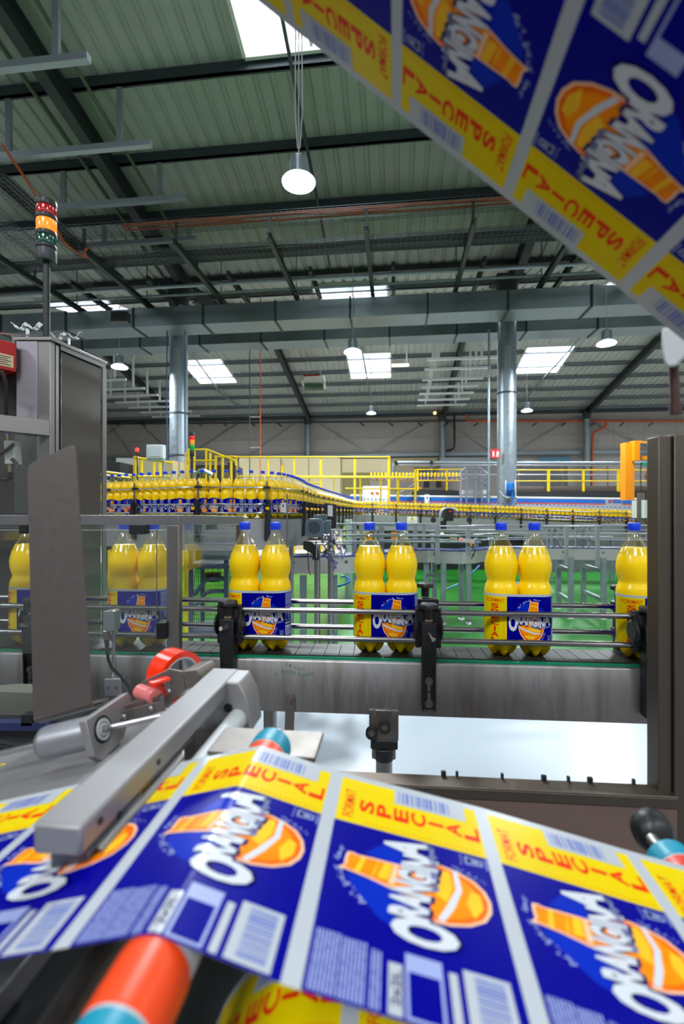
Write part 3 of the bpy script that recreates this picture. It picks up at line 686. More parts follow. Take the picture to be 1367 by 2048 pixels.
# roller under the crest of the film
def crest(c, h, r, a0, a1, n=7):
    """top of a roller of radius r centred below (c, h): points from slope angle a0 to a1 (radians, measured from the top)"""
    return [(c + r * sin(a0 + (a1 - a0) * k / n), h + r - r * cos(a0 + (a1 - a0) * k / n)) for k in range(n + 1)]
low = [(-.47, .3215), (-.3227, .2825), (-.187, .2466)] + crest(-.1332, .2335, .022, -.26, .22) + [(-.0561, .2536), (.0798, .280), (.2146, .311)] + crest(.262, .3215, .022, .20, 1.2, 5) + [(.305, .375), (.345, .52)]
zi = low.index((-.0561, .2536))
film('label_film', low, zi, -3, 3, False, 'lower web of blue and yellow printed bottle labels running over the orange roller')
up = [(-.26, .625 - 1.05), (.001, -.3875), (.104, -.2953), (.2043, -.2049), (.33, -.0915)]
up = [(-.2085, -.576), (.001, -.3875), (.104, -.2953), (.2043, -.2049), (.33, -.0915)]
film('label_film', up, 1, -2, 3, True, 'upper web of printed bottle labels slanting down across the top right corner', side=-1)
ree = crest(-.03, .332, .12, -1.25, 1.25, 18)
film('label_film', ree, 9, -2, 2, False, 'lowest label film, wound on the reel under the lower web', far=.372)
t = thing('label_reel', 'core of the label reel under the lower web at the bottom edge', 'reel', W(-.03, .27, .58))
mb = MB(); mb.cyl(W(-.03, .162, .452), W(-.03, .370, .452), .1185, n=48); part(mb, 'wound_film', LM[0], t)
mb = MB(); mb.ring(W(-.03, .158, .452), EA, .026, .036, .216, 32); part(mb, 'core_tube', mat('cardboard', rgb(150, 120, 90), .8), t)
def roller(c, h, a0, a1, r, label, bands):
    t = thing('film_roller', label, 'roller', W(c, (a0 + a1) / 2, h + r))
    mb = MB(); mb.cyl(W(c, a0 + .002, h), W(c, a1 - .002, h), r * .96, n=32); part(mb, 'drum', M['lgrey'], t)
    for q0, q1, m, lab in bands:
        mb = MB(); mb.lathe([(r * .9, 0), (r * .99, .0015), (r, .004), (r, (q1 - q0) - .004), (r * .99, (q1 - q0) - .0015), (r * .9, (q1 - q0))], W(c, q0, h), 36, R=EA.to_track_quat('Z', 'Y').to_matrix()); part(mb, 'band', m, t, lab)
    mb = MB(); mb.cyl(W(c, a0 - .03, h), W(c, a1 + .03, h), .006, n=14); part(mb, 'axle', M['steel'], t)
    return t
roller(-.1332, .2555, .165, .506, .0215, 'film roller with teal ends and orange bands under the crest of the lower web',
       ((.165, .213, M['teal'], 'teal end band'), (.213, .252, M['orangerub'], 'orange band'), (.445, .479, M['orangerub'], 'orange band'), (.479, .506, M['teal'], 'teal end band')))
R2 = roller(.268, .3440, .165, .503, .0215, 'film roller with teal and orange end at the right edge under the lower web',
       ((.165, .213, M['teal'], 'teal end band'), (.213, .252, M['orangerub'], 'orange band'), (.448, .482, mat('red_rubber', rgb(214, 48, 24), .4), 'orange red band'), (.482, .503, M['teal'], 'teal end band')))
# ---- applicator beam over the film
t = thing('applicator_beam', 'long grey steel applicator beam reaching over the lower label web', 'machine arm', W(-.243, .5, .29))
mb = MB()
def ch(mb, c0, c1, a0, a1, h0, h1): mb.hexa([W(c0, a0, h1), W(c1, a0, h1), W(c1, a1, h1), W(c0, a1, h1)], [W(c0, a0, h0), W(c1, a0, h0), W(c1, a1, h0), W(c0, a1, h0)]); return mb
GREYM = mat('bead_blasted_steel', rgb(152, 150, 152), .5, .6, bump=.01, scale=120)
ch(mb, -.262, -.224, .318, .665, .226, .249); part(mb, 'beam', GREYM, t, bevel=.003)
mb = MB(); ch(mb, -.253, -.2225, .324, .40, .249, .2640); part(mb, 'pressing_block', mat('dark_steel', rgb(90, 92, 104), .4, .8), t, bevel=.002)
mb = MB(); mb.cyl(W(-.2215, .332, .2555), W(-.2215, .47, .2555), .0052, n=16); part(mb, 'pressing_roller', M['steel'], t)
mb = MB(); mb.prism([W(-.262, .615, .226), W(-.208, .615, .228), W(-.196, .615, .25), (W(-.190, .615, .292)), W(-.2, .615, .306), W(-.262, .615, .306)], EA * .05); part(mb, 'end_plate', GREYM, t, bevel=.002)
mb = MB(); mb.cyl(W(-.210, .46, .277), W(-.210, .616, .277), .0135, n=24); part(mb, 'guide_roller', M['lgrey'], t)
for a, h in ((.34, .236), (.365, .247), (.43, .238)):
    mb = MB(); mb.cyl(W(-.2245, a, h), W(-.2228, a, h), .0028, n=14); part(mb, 'screw', M['black'], t)
mb = MB(); mb.cyl(W(-.222, .6145, .262), W(-.222, .6135, .262), .006, n=18); part(mb, 'screw', M['black'], t)
mb = MB(); ch(mb, -.205, -.085, .50, .56, .262, .268); part(mb, 'side_plate', M['steel_dull'], t, bevel=.001)
mb = MB(); ch(mb, -.205, -.085, .497, .502, .268, .295); part(mb, 'side_plate', mat('brown_steel', rgb(112, 96, 92), .5, .6), t)
mb = MB(); ch(mb, -.275, -.17, .596, .602, .284, .47); part(mb, 'back_panel', M['steel_dull'], t)
# deck plate behind the web, left
hd = lambda c: .289 + .27 * (-.262 - c)
mb = MB(); mb.hexa([W(c, a, hd(c) + .008) for c, a in ((-.62, .474), (-.262, .474), (-.262, .70), (-.62, .70))], [W(c, a, hd(c)) for c, a in ((-.62, .474), (-.262, .474), (-.262, .70), (-.62, .70))]); solo(mb, 'deck_plate', GREYM, 'tilted grey steel deck plate behind the lower web at the left edge', 'plate', bevel=.001)
# ---- shaft with bearing plate and sleeve (tilted like the web beside it)
S_ = (EC + Z * .27).normalized(); E2 = (Z - EC * .27).normalized(); N_ = P(171, 1441, .60)
bc = N_ + EA * .026 - E2 * .0235
t = thing('bearing_shaft', 'steel shaft with grey sleeve and bearing plate beside the applicator beam', 'shaft', bc - Z * .05)
mb = MB(); mb.cyl(bc - S_ * .24, bc + S_ * .105, .0040, n=18); part(mb, 'shaft', M['chrome'], t)
mb = MB(); mb.lathe([(.005, 0), (.0175, .0005), (.0205, .004), (.0212, .010), (.0212, .074)], bc - S_ * .088, 36, R=S_.to_track_quat('Z', 'Y').to_matrix()); part(mb, 'sleeve', M['alu'], t)
mb = MB(); mb.prism([N_ + EA * x + E2 * y for x, y in ((0, 0), (.095, .0), (.101, -.010), (.094, -.026), (.062, -.054), (.012, -.058), (0, -.046))], S_ * -.0105); bp = part(mb, 'bearing_plate', GREYM, t, bevel=.001)
mb = MB(); mb.ring(bc - S_ * .006, S_, .0045, .0085, .0085, 28); mb.ring(bc - S_ * .006, S_, .0098, .0138, .0082, 28); part(mb, 'bearing', M['lgrey'], bp)
mb = MB(); mb.ring(bc - S_ * .006, S_, .0136, .0172, .0072, 28); mb.ring(bc - S_ * .006, S_, .0084, .0099, .0075, 28); part(mb, 'seal', M['black'], bp)
# ---- tape dispenser
t = thing('tape_dispenser', 'grey bracket holding a roll of bright orange tape', 'dispenser', P(320, 1450, .69))
AX = Vector((.80, -.60, 0)); rc = P(356, 1351, .742)
mb = MB(); mb.ring(rc - AX * .026, AX, .0300, .0385, .036, 44); TR = part(mb, 'tape_roll', mat('orange_tape', rgb(255, 52, 10), .25, coat=.5), t)
mb = MB(); mb.ring(rc - AX * .026, AX, .0276, .0302, .036, 44); part(mb, 'core', M['lgrey'], TR)
mb = MB(); mb.prism([P(x, y, .690) for x, y in ((280, 1366), (338, 1338), (364, 1343), (372, 1380), (330, 1414), (328, 1398), (340, 1384), (339, 1361), (300, 1372))], (0, .0035, 0)); part(mb, 'bracket', M['steel_dull'], t, bevel=.0006)
mb = MB(); mb.prism([P(x, y, .690) for x, y in ((364, 1343), (372, 1380), (404, 1366), (403, 1352), (392, 1339))], (.012, .045, 0)); part(mb, 'bracket', M['steel_dull'], t, bevel=.001)
c2 = P(288, 1386, .700); mb = MB(); mb.cyl(c2 - AX * .012, c2 + AX * .030, .0108, n=28); part(mb, 'peel_roll', mat('pink_tape_backing', rgb(222, 118, 118), .35, coat=.3), t)
mb = MB(); mb.prism([P(x, y, .683) for x, y in ((305, 1366), (341, 1355), (341, 1360), (306, 1372))], AX * -.02); part(mb, 'tape_strip', MATS['orange_tape'], t)
mb = MB(); mb.prism([P(x, y, .67) for x, y in ((228, 1427), (318, 1403), (320, 1393), (327, 1392), (331, 1422), (228, 1449))], (0, .003, 0)); pl = part(mb, 'arm_plate', M['steel_dull'], t, bevel=.0006)
for x, y in ((248, 1434), (302, 1418)):
    mb = MB(); q = P(x, y, .669); mb.lathe([(.0045, 0), (.0042, .002), (.002, .0035)], q, 16, R=Vector((0, -1, 0)).to_track_quat('Z', 'Y').to_matrix()); part(mb, 'bolt', M['steel'], pl)
mb = MB(); mb.prism([P(x, y, .678) for x, y in ((232, 1416), (318, 1392), (320, 1404), (232, 1428))], (0, .012, 0)); part(mb, 'backing_bar', mat('brown_steel', rgb(112, 96, 92)), t)
# ---- tall bent metal plate
t = thing('bent_plate', 'tall leaning bare steel plate with rounded corners and a bent lower edge', 'plate', P(125, 1450, .76))
mb = MB()
out = [(66, 1440), (58, 1100), (54, 945), (55, 936), (59, 929), (66, 924), (100, 909), (136, 892), (142, 891), (147, 894), (150, 905), (158, 1020), (170, 1200), (180, 1350), (183, 1408)]
mb.prism([P(x, y, .76 - (y - 1100) * .00004) for x, y in out], (.001, .0022, 0)); part(mb, 'sheet', mat('bare_sheet_steel', rgb(112, 104, 102), .48, .8, bump=.015, scale=90, rvar=.06), t, bevel=.0006)
e0, e1 = P(66, 1440, .746), P(183, 1408, .748)
mb = MB(); prof = [Vector((0, .0, 0)), Vector((.001, .004, -.006)), Vector((.004, .014, -.011)), Vector((.010, .040, -.014))]
for a, b in zip(prof, prof[1:]): mb.prism([e0 + a, e1 + a, e1 + b, e0 + b], (0, .0005, .002))
part(mb, 'lower_flange', MATS['bare_sheet_steel'], t)
mb = MB(); mb.prism([P(170, 1412, .79), P(205, 1404, .79), P(207, 1414, .79), P(172, 1422, .79)], (0, .02, 0)); part(mb, 'mounting_block', M['steel'], t)
# ---- left stainless cabinet with beacon
K = lambda x, y, z: Vector((x, y, z))
SIDEM = mat('wavy_brushed_steel', rgb(112, 107, 103), .27, 1, bump=.5, dist=.05, scale=4, stretch=(.12, .12, 1.5), detail=1)
cab = thing('steel_cabinet', 'tall brushed stainless steel cabinet at the left edge', 'cabinet', (-1.12, 1.9, 0))
zt = EYE + .643
def vp(mb, pts, z0, z1): mb.hexa([K(x, y, z0) for x, y in pts], [K(x, y, z1) for x, y in pts]); return mb
mb = MB(); vp(mb, [(-1.118, 1.756), (-1.078, 1.758), (-1.024, 2.01), (-1.26, 2.06), (-1.20, 1.80)], 0, zt - .012); part(mb, 'body', M['dark'], cab)
mb = MB(); vp(mb, [(-1.122, 1.75), (-1.074, 1.75), (-1.070, 1.772), (-1.118, 1.775)], 0, zt - .012); part(mb, 'corner_post', M['steel'], cab, bevel=.001)
mb = MB(); vp(mb, [(-1.0715, 1.775), (-1.0685, 1.775), (-1.0660, 1.790), (-1.0700, 1.790)], 0, zt - .02); part(mb, 'door_frame', M['steel'], cab)
mb = MB()
n = 10; g0, g1 = Vector((-1.0625, 1.798)), Vector((-1.0165, 2.004))
mb.hexa([K(g0.x, g0.y, .1), K(g1.x, g1.y, .1), K(g1.x - .006, g1.y + .001, .1), K(g0.x - .006, g0.y + .001, .1)], [K(g0.x, g0.y, zt - .038), K(g1.x, g1.y, zt - .038), K(g1.x - .006, g1.y + .001, zt - .038), K(g0.x - .006, g0.y + .001, zt - .038)])
part(mb, 'door', SIDEM, cab, bevel=.001)
mb = MB(); vp(mb, [(-1.0150, 2.010), (-1.0110, 2.010), (-1.0060, 2.032), (-1.03, 2.035)], 0, zt - .03); part(mb, 'corner_post', M['steel'], cab)
mb = MB(); vp(mb, [(-1.205, 1.742), (-1.066, 1.742), (-1.005, 2.035), (-1.27, 2.08)], zt - .012, zt); part(mb, 'lid', M['steel'], cab, bevel=.001)
mb = MB(); vp(mb, [(-1.062, 1.795), (-1.0085, 2.03), (-1.02, 2.03), (-1.075, 1.795)], zt - .030, zt - .006); part(mb, 'top_rail', M['steel'], cab)
mb = MB(); vp(mb, [(-1.197, 1.747), (-1.120, 1.747), (-1.120, 1.80), (-1.19, 1.83)], EYE + .33, zt - .013); part(mb, 'front_panel', mat('dull_brushed_panel', rgb(158, 154, 162), .45, .9, bump=.02, scale=70, rvar=.08), cab, bevel=.001)
mb = MB(); a, b = K(-1.34, 1.50, EYE + .309), K(-1.085, 1.757, EYE + .309); mb.bar(a, b, .03, .056); part(mb, 'cross_bar', M['steel'], cab, bevel=.001)
mb = MB(); vp(mb, [(-1.34, 1.515), (-1.105, 1.757), (-1.108, 1.759), (-1.343, 1.517)], EYE - .10, EYE + .281); part(mb, 'window_pane', M['glass'], cab)
mb = MB(); vp(mb, [(-3.2, 1.78), (-1.17, 1.80), (-1.17, 1.83), (-3.2, 1.82)], 0, zt - .1); part(mb, 'inner_wall', mat('dark_inner_steel', rgb(74, 71, 70), .4, .6), cab)
# valve in the cabinet window
t = thing('air_valve', 'small white air valve with blue hose in the window of the left cabinet', 'valve', P(20, 985, 1.72))
mb = MB(); mb.prism([P(x, y, 1.72) for x, y in ((7, 881), (27, 881), (30, 928), (9, 928))], (0, .04, 0)); part(mb, 'valve_body', M['white'], t, bevel=.002)
mb = MB(); mb.tube([P(15, 856, 1.73), P(16, 872, 1.73)], .006, 10); part(mb, 'hose', M['bluehose'], t)
mb = MB(); mb.cyl(P(16, 868, 1.73), P(17, 881, 1.73), .007, n=12); mb.cyl(P(20, 928, 1.73), P(20, 944, 1.73), .007, n=12); part(mb, 'fitting', mat('worn_brass', rgb(170, 150, 120)), t)
for pts in (((27, 888), (16, 898), (0, 908)), ((24, 918), (31, 925), (36, 938))):
    mb = MB(); mb.tube([P(x, y, 1.71) for x, y in pts], .007, 10); part(mb, 'plug', M['black'], t)
mb = MB(); mb.tube([P(20, 944, 1.73), P(20, 955, 1.73), P(14, 959, 1.73), P(0, 957, 1.73)], .009, 10); part(mb, 'elbow_pipe', M['black'], t)
# red box with label plate and cable
t = thing('control_box', 'dark red control box with a small cream plate at the left edge', 'box', K(-1.27, 1.70, EYE + .5))
z0, z1 = EYE + .508, EYE + .612
mb = MB(); vp(mb, [(-1.30, 1.56), (-1.182, 1.725), (-1.30, 1.80), (-1.45, 1.66)], z0, z1); part(mb, 'box_body', M['red'], t, bevel=.002)
d = Vector((-1.182 + 1.30, 1.725 - 1.56, 0)); d0 = Vector((-1.30, 1.56, 0)); nn = Vector((d.y, -d.x, 0)).normalized() * .0015
mb = MB(); mb.prism([d0 + d * .60 + Z * (z0 + .012), d0 + d * .955 + Z * (z0 + .012), d0 + d * .955 + Z * (z0 + .056), d0 + d * .60 + Z * (z0 + .056)], nn); part(mb, 'name_plate', mat('cream_plate', rgb(206, 186, 150), .5), t)
mb = MB()
for k in range(5):
    a0 = d0 + d * .63 + nn * 1.02; mb.prism([a0 + Z * (z0 + .046 - k * .007), a0 + d * (.28 - .05 * (k % 2)) + Z * (z0 + .046 - k * .007), a0 + d * (.28 - .05 * (k % 2)) + Z * (z0 + .0485 - k * .007), a0 + Z * (z0 + .0485 - k * .007)], nn * .2)
part(mb, 'plate_print', M['dark'], t)
mb = MB(); mb.tube([P(2, 742, 1.63), P(7, 750, 1.63), (P(11, 765, 1.64)), P(13, 790, 1.65), P(12, 815, 1.66), P(13, 850, 1.68)], .0065, 10); part(mb, 'cable', M['rubber'], t)
# pipe clips and rail on the cabinet top
for i, (x, y, lab) in enumerate(((54, 676, 'chrome pipe clip standing on the left cabinet top by the beacon post'), (137, 694, 'chrome pipe clip on the cabinet top right of the beacon post'))):
    t = thing('pipe_clip', lab, 'clip', P(x, y, 1.80) if i == 0 else P(x, y, 1.87)); o = P(x, y, 1.80) if i == 0 else P(x, y, 1.87)
    mb = MB(); mb.cyl(o, o + Z * .035, .006, n=12); part(mb, 'stud', M['chrome'], t)
    for s in ((-1, 1) if i == 0 else (1, -1.6)):
        mb = MB(); c = o + Vector((s * .026, 0, .05)); pts = arc(c, pi * 1.05, pi * 1.95, .017, 8, (1, 0, 0), (0, 0, 1)); pts = [c + Vector((-.028, 0, .006))] + pts + [c + Vector((.028, 0, .006))]
        for a, b in zip(pts, pts[1:]): mb.bar(a, b, .022, .0025)
        part(mb, 'saddle', M['chrome'], t)
mb = MB(); o = zt + .012; mb.tube([K(-1.38, 1.72, o + .015), K(-1.24, 1.79, o + .012), K(-1.12, 1.80, o + .016)], .003, 8); mb.tube([K(-1.24, 1.79, o + .012), K(-1.24, 1.79, zt - .005)], .003, 8); mb.tube([K(-1.12, 1.80, o + .016), K(-1.12, 1.80, zt - .005)], .003, 8)
solo(mb, 'wire_rail', M['chrome'], 'thin wire rail on top of the left cabinet', 'rail')
def beacon(loc, r, zs, post, label, lit):
    """zs: list of (z0, z1, material, name)"""
    t = thing('signal_tower', label, 'signal light', loc)
    mb = MB(); mb.cyl(Vector(loc), Vector((loc[0], loc[1], zs[-1][0])), post, n=18); part(mb, 'pole', M['black'], t)
    for z0, z1, m, nm in zs:
        mb = MB(); k = 1.04 if nm == 'collar' else 1.0; e = min(.004, (z1 - z0) * .2)
        mb.lathe([(r * k * .8, z0), (r * k * .97, z0), (r * k, z0 + e), (r * k, z1 - e), (r * k * .97, z1), (r * k * .8, z1)], (loc[0], loc[1], 0), 32); part(mb, nm, m, t)
    return t
bl = P(93, 690, 1.80); zz = lambda y: P(93, y, 1.80).z
LENS_R = mat('red_lens', rgb(176, 10, 14), .15, coat=.6, emit=.12); LENS_O = mat('amber_lens_lit', rgb(255, 120, 10), .2, coat=.5, emit=1.3, emitcol=(1, .19, .01, 1)); LENS_G = mat('green_lens', rgb(0, 72, 58), .15, coat=.6, emit=.04)
beacon((bl.x, bl.y, zt), .0345, [(zz(416), zz(404), M['black'], 'collar'), (zz(433), zz(416), LENS_R, 'red_lamp'), (zz(442), zz(433), M['black'], 'collar'), (zz(466), zz(442), LENS_O, 'amber_lamp'), (zz(475), zz(466), M['black'], 'collar'),
        (zz(493), zz(475), LENS_G, 'green_lamp'), (zz(500), zz(493), M['black'], 'collar'), (zz(524), zz(500), mat('dark_grey_plastic', rgb(48, 50, 54), .45), 'base')], .0118, 'signal tower with red, lit amber and green lamps on the left cabinet', True)
# ---- guard frame with glass around the line
gf = thing('safety_guard', 'stainless steel guard frame with glass panes and black hinges before the front conveyor', 'guard', P(346, 1200, 1.10) * 1)
gz1, gz0 = P(0, 1030, 1.10).z, P(0, 1050, 1.10).z
mb = MB(); mb.bar(K(P(-260, 0, 1.10).x, 1.11, (gz0 + gz1) / 2), K(P(358, 0, 1.10).x, 1.11, (gz0 + gz1) / 2), .026, gz1 - gz0); part(mb, 'top_bar', M['steelh'], gf, bevel=.001)
xa, xb = P(334, 0, 1.10).x, P(358, 0, 1.10).x
mb = MB(); mb.hexa([K(xa, 1.097, .55), K(xb, 1.097, .55), K(xb, 1.123, .55), K(xa, 1.123, .55)], [K(xa, 1.097, gz0 - .0005)] + [K(xb, 1.097, gz0 - .0005), K(xb, 1.123, gz0 - .0005), K(xa, 1.123, gz0 - .0005)]); part(mb, 'post', M['steel'], gf, bevel=.001)
mb = MB(); mb.bar(K(xb - .013, 1.124, (gz0 + gz1) / 2), P(480, 1040, 1.50), .026, gz1 - gz0); part(mb, 'side_bar', M['steelh'], gf, bevel=.001)
q = P(479, 1050, 1.50); mb = MB(); mb.box(K(q.x, q.y, (q.z + .5) / 2 + .0), (.015, .026, q.z - .5)); part(mb, 'post', mat('brown_steel', rgb(112, 96, 92)), gf)
mb = MB(); mb.hexa([K(-1.15, 1.108, EYE - .33), K(xa - .004, 1.108, EYE - .33), K(xa - .004, 1.112, EYE - .33), K(-1.15, 1.112, EYE - .33)], [K(-1.15, 1.108, gz0), K(xa - .004, 1.108, gz0), K(xa - .004, 1.112, gz0), K(-1.15, 1.112, gz0)]); part(mb, 'pane', M['glass'], gf)
a, b = K(xb + .002, 1.13, gz0), P(478, 1048, 1.50)
mb = MB(); mb.prism([a, b, K(b.x, b.y, EYE - .14), K(a.x, a.y, EYE - .14)], (.003, -.001, 0)); part(mb, 'pane', M['glass'], gf)
for y in (1054, 1060):
    mb = MB(); mb.tube([P(-80, y, 1.105), P(333, y, 1.105)], .0007, 6); part(mb, 'seal_wire', M['lgrey'], gf)
mb = MB(); p = P(313, 1058, 1.107); mb.tube([p, P(313, 1320, 1.107)], .0012, 6); part(mb, 'pane_edge', M['steel_dull'], gf)
for x0, y0, x1, y1 in ((263, 1049, 295, 1068), (46, 1049, 62, 1067), (317, 1243, 336, 1275)):
    c = P((x0 + x1) / 2, (y0 + y1) / 2, 1.10); mb = MB(); mb.box(c, ((x1 - x0) * 1.1 / F, .03, (y1 - y0) * 1.1 / F)); part(mb, 'hinge', M['black'], gf, bevel=.0015)
# ---- sensor on its rod
t = thing('light_sensor', 'small silver light sensor on a rod behind the glass left of the guard post', 'sensor', P(226, 1392, 1.14))
mb = MB(); mb.prism([P(x, y, 1.135) for x, y in ((206, 1224), (224, 1221), (229, 1224), (229, 1262), (206, 1262))], (0, .03, 0)); part(mb, 'sensor_head', M['alu'], t, bevel=.001)
mb = MB(); mb.cyl(P(213, 1262, 1.15), P(213, 1278, 1.15), .008, n=14); part(mb, 'plug', M['steel'], t); mb = MB(); mb.cyl(P(213, 1278, 1.15), P(214, 1298, 1.15), .0065, .004, 14); part(mb, 'plug_boot', M['rubber'], t)
mb = MB(); mb.tube([P(214, 1296, 1.15), P(216, 1318, 1.14), P(222, 1334, 1.13), P(240, 1352, 1.12), P(258, 1374, 1.10), P(268, 1390, 1.08)], .0032, 10); part(mb, 'cable', M['rubber'], t)
mb = MB(); mb.cyl(P(228, 1245, 1.16), P(226, 1385, 1.16), .0044, n=14); part(mb, 'rod', M['chrome'], t)
mb = MB(); mb.prism([P(x, y, 1.135) for x, y in ((208, 1358), (241, 1357), (242, 1391), (209, 1392))], (.004, .04, 0)); bk = part(mb, 'rod_clamp', M['alu'], t, bevel=.0012)
for x in (215.5, 232.5):
    mb = MB(); q = P(x, 1376, 1.134); mb.ring(q, (0, 1, 0), .0018, .0042, .002, 18); part(mb, 'screw', M['steel_dull'], bk)
mb = MB(); ch(mb, -.62, .40, .06, .585, .49, .505); solo(mb, 'machine_bed', M['dark'], 'dark flat machine bed below the lower label web', 'bed')
# ---- right machine frame: post, lower bar, panel
rf = thing('steel_door_frame', 'dark stainless door frame with a post at the right edge and a lower crossbar', 'frame', P(1330, 1640, .80))
RM = mat('frame_steel', rgb(108, 99, 92), .45, 1, bump=.02, scale=50, stretch=(1, 1, 12), rvar=.06)
def vpost(x0, x1, d0, d1, ya, yb):
    mb = MB(); za, zb = P(0, ya, d0).z, P(0, yb, d0).z; X0, X1 = P(x0, 0, d0).x, P(x1, 0, d0).x
    mb.hexa([K(X0, d0, zb), K(X1, d0, zb), K(X1, d1, zb), K(X0, d1, zb)], [K(X0, d0, za), K(X1, d0, za), K(X1, d1, za), K(X0, d1, za)]); return mb
part(vpost(1316, 1343, .78, .81, 872, 1780), 'post', RM, rf, bevel=.0012)
part(vpost(1348, 1420, .775, .82, 868, 1780), 'post', RM, rf, bevel=.0012)
mb = vpost(1340, 1352, .79, .80, 880, 1780); part(mb, 'gasket', M['black'], rf)
a0, a1 = P(560, 1536, .862), P(1332, 1570, .800)
u = (a1 - a0).normalized(); nrm = Vector((u.y, -u.x, 0)).normalized()
def rail(off0, off1, h0, h1, m, nm, lab=None):
    mb = MB(); q = [a0 + nrm * off0 + Z * h0, a1 + nrm * off0 + Z * h0, a1 + nrm * off1 + Z * h0, a0 + nrm * off1 + Z * h0]; mb.hexa([p + Z * (h1 - h0) for p in q], q); return part(mb, nm, m, rf, lab, bevel=.0012)
rail(0, .034, -.004, 0, RM, 'cross_bar'); rail(.030, .034, -.02, -.003, RM, 'cross_bar'); rail(.026, .030, -.30, -.018, mat('brown_panel', rgb(112, 92, 86), .5, .3), 'lower_panel', 'dark brown panel under the crossbar')
for x in (886, 913, 1003, 1086, 1135, 1178, 1265):
    f = (x - 560) / (1332 - 560); p = a0.lerp(a1, f * .862 / (.862 * f + .8 * (1 - f)))
    mb = MB(); mb.box(p + nrm * .002 + Z * .004, (.004 if x % 2 else .008, .005, .009)); part(mb, 'clip', M['black'], rf)
# knob by the right roller
k = Vector((.12, -.9, .28)).normalized()
mb = MB(); mb.lathe([(.004, -.01), (.018, -.006), (.0235, .004), (.0235, .014), (.019, .022), (.010, .026)], P(1293, 1656, .575), 30, R=k.to_track_quat('Z', 'Y').to_matrix()); part(mb, 'knob', M['black'], R2, 'round black knob')
mb = MB(); mb.cyl(P(1293, 1656, .575) - k * .018, P(1293, 1656, .575), .007, n=14); part(mb, 'knob_stem', M['steel_dull'], R2)
# bracket with a hanging bolt below the upper web
t = thing('web_guide', 'grey rounded guide block with a brown bolt hanging below the upper web', 'guide', P(1345, 830, .50))
mb = MB(); mb.prism([P(x, y, .50) for x, y in ((1322, 655), (1420, 655), (1420, 700), (1372, 712), (1352, 734), (1334, 736), (1326, 722), (1322, 700))], (.036, .05, .016)); part(mb, 'guide_block', M['lgrey'], t, bevel=.003)
mb = MB(); mb.cyl(P(1346, 730, .52), P(1350, 826, .52), .0048, n=16); mb.cyl(P(1350, 806, .52), P(1350, 828, .52), .0062, n=16); part(mb, 'bolt', mat('brown_bolt', rgb(72, 48, 44), .5, .4), t)
# ---- lower left machine bits
t = thing('low_machine', 'low dark machine with grey sheet and navy rail at the left edge', 'machine', P(60, 1460, 1.02))
mb = MB(); mb.prism([P(-300, 1442, 1.0), P(150, 1442, 1.0), P(150, 1600, 1.0), P(-300, 1600, 1.0)], (0, .09, 0)); part(mb, 'base_body', M['dark'], t)
mb = MB(); mb.prism([P(-200, 1400, 1.03), P(8, 1384, 1.03), P(66, 1386, 1.03), P(66, 1440, 1.03), P(-200, 1440, 1.03)], (0, .05, 0)); part(mb, 'sheet', mat('grey_sheet', rgb(120, 120, 112), .5, .5), t)
mb = MB(); mb.prism([P(-200, 1443, .97), P(90, 1447, .97), P(98, 1462, .97), P(-200, 1461, .97)], (0, .02, 0)); part(mb, 'navy_rail', mat('navy_steel', rgb(44, 52, 96), .4, .3), t)
mb = MB(); mb.box(P(59, 1437, .98), (.022, .02, .022)); part(mb, 'rail_stop', M['black'], t)
for k in range(3):
    mb = MB(); mb.tube([P(-60, 1478 + 9 * k, .88), P(10, 1486 + 7 * k, .88), P(40, 1492 + 4 * k, .88), P(90, 1478 + 10 * k, .9)], .004, 8); part(mb, 'cable', M['rubber'], t)
mb = MB()
for k in range(6): x = -60 + 24 * k; mb.prism([P(x, 1546, .70), P(x + 14, 1546, .70), P(x + 26, 1530, .70), P(x + 12, 1530, .70)], (0, .004, 0))
part(mb, 'hazard_stripes', M['yellow'], t)
# ---- frame under the film, bottom left corner
t = thing('film_stand', 'dark stand with a steel bar under the lower web in the bottom left corner', 'stand', W(-.26, .22, .47))
mb = MB(); ch(mb, -.34, -.165, .12, .30, .335, .35); part(mb, 'stand_plate', M['dark'], t, bevel=.002)
mb = MB(); mb.cyl(W(-.205, .10, .315), W(-.205, .34, .315), .012, n=20); part(mb, 'bar', M['steel_dull'], t)
mb = MB(); mb.bar(W(-.27, .10, .322), W(-.27, .34, .322), .03, .02); part(mb, 'bar', M['alu'], t, bevel=.001)
# ------------------------------------------------------------------ raised single-file conveyor and its bottles
ORD = ['first', 'second', 'third', 'fourth', 'fifth', 'sixth', 'seventh', 'eighth', 'ninth', 'tenth', 'eleventh', 'twelfth', 'thirteenth', 'fourteenth', 'fifteenth', 'sixteenth', 'seventeenth', 'eighteenth', 'nineteenth', 'twentieth']
ROW = [(120, 953.4), (165, 952), (211, 949.8), (254, 947.2), (297, 944.8), (342, 942.2), (388, 939.8), (437, 939.2), (487, 940), (530, 941.7), (558, 944.8), (578, 948.6), (591, 953), (603.5, 958.5), (615.5, 966)]
path = []
for x, y in ROW: d = .30 * F / (CY - y); path.append(P(x, y, d))
for q in ((-.245, 6.0), (-.06, 7.6), (.10, 9.0)): path.append(Vector((q[0], q[1], 1.70)))
path += [Vector((.22, 9.85, 1.698)), Vector((.36, 10.18, 1.694)), Vector((.60, 10.34, 1.690)), Vector((1.0, 10.32, 1.68))]
for k in range(1, 13): t = k / 12; path.append(Vector((1.0 + 6.4 * t, 10.32 - .72 * t, 1.68 - .235 * t)))
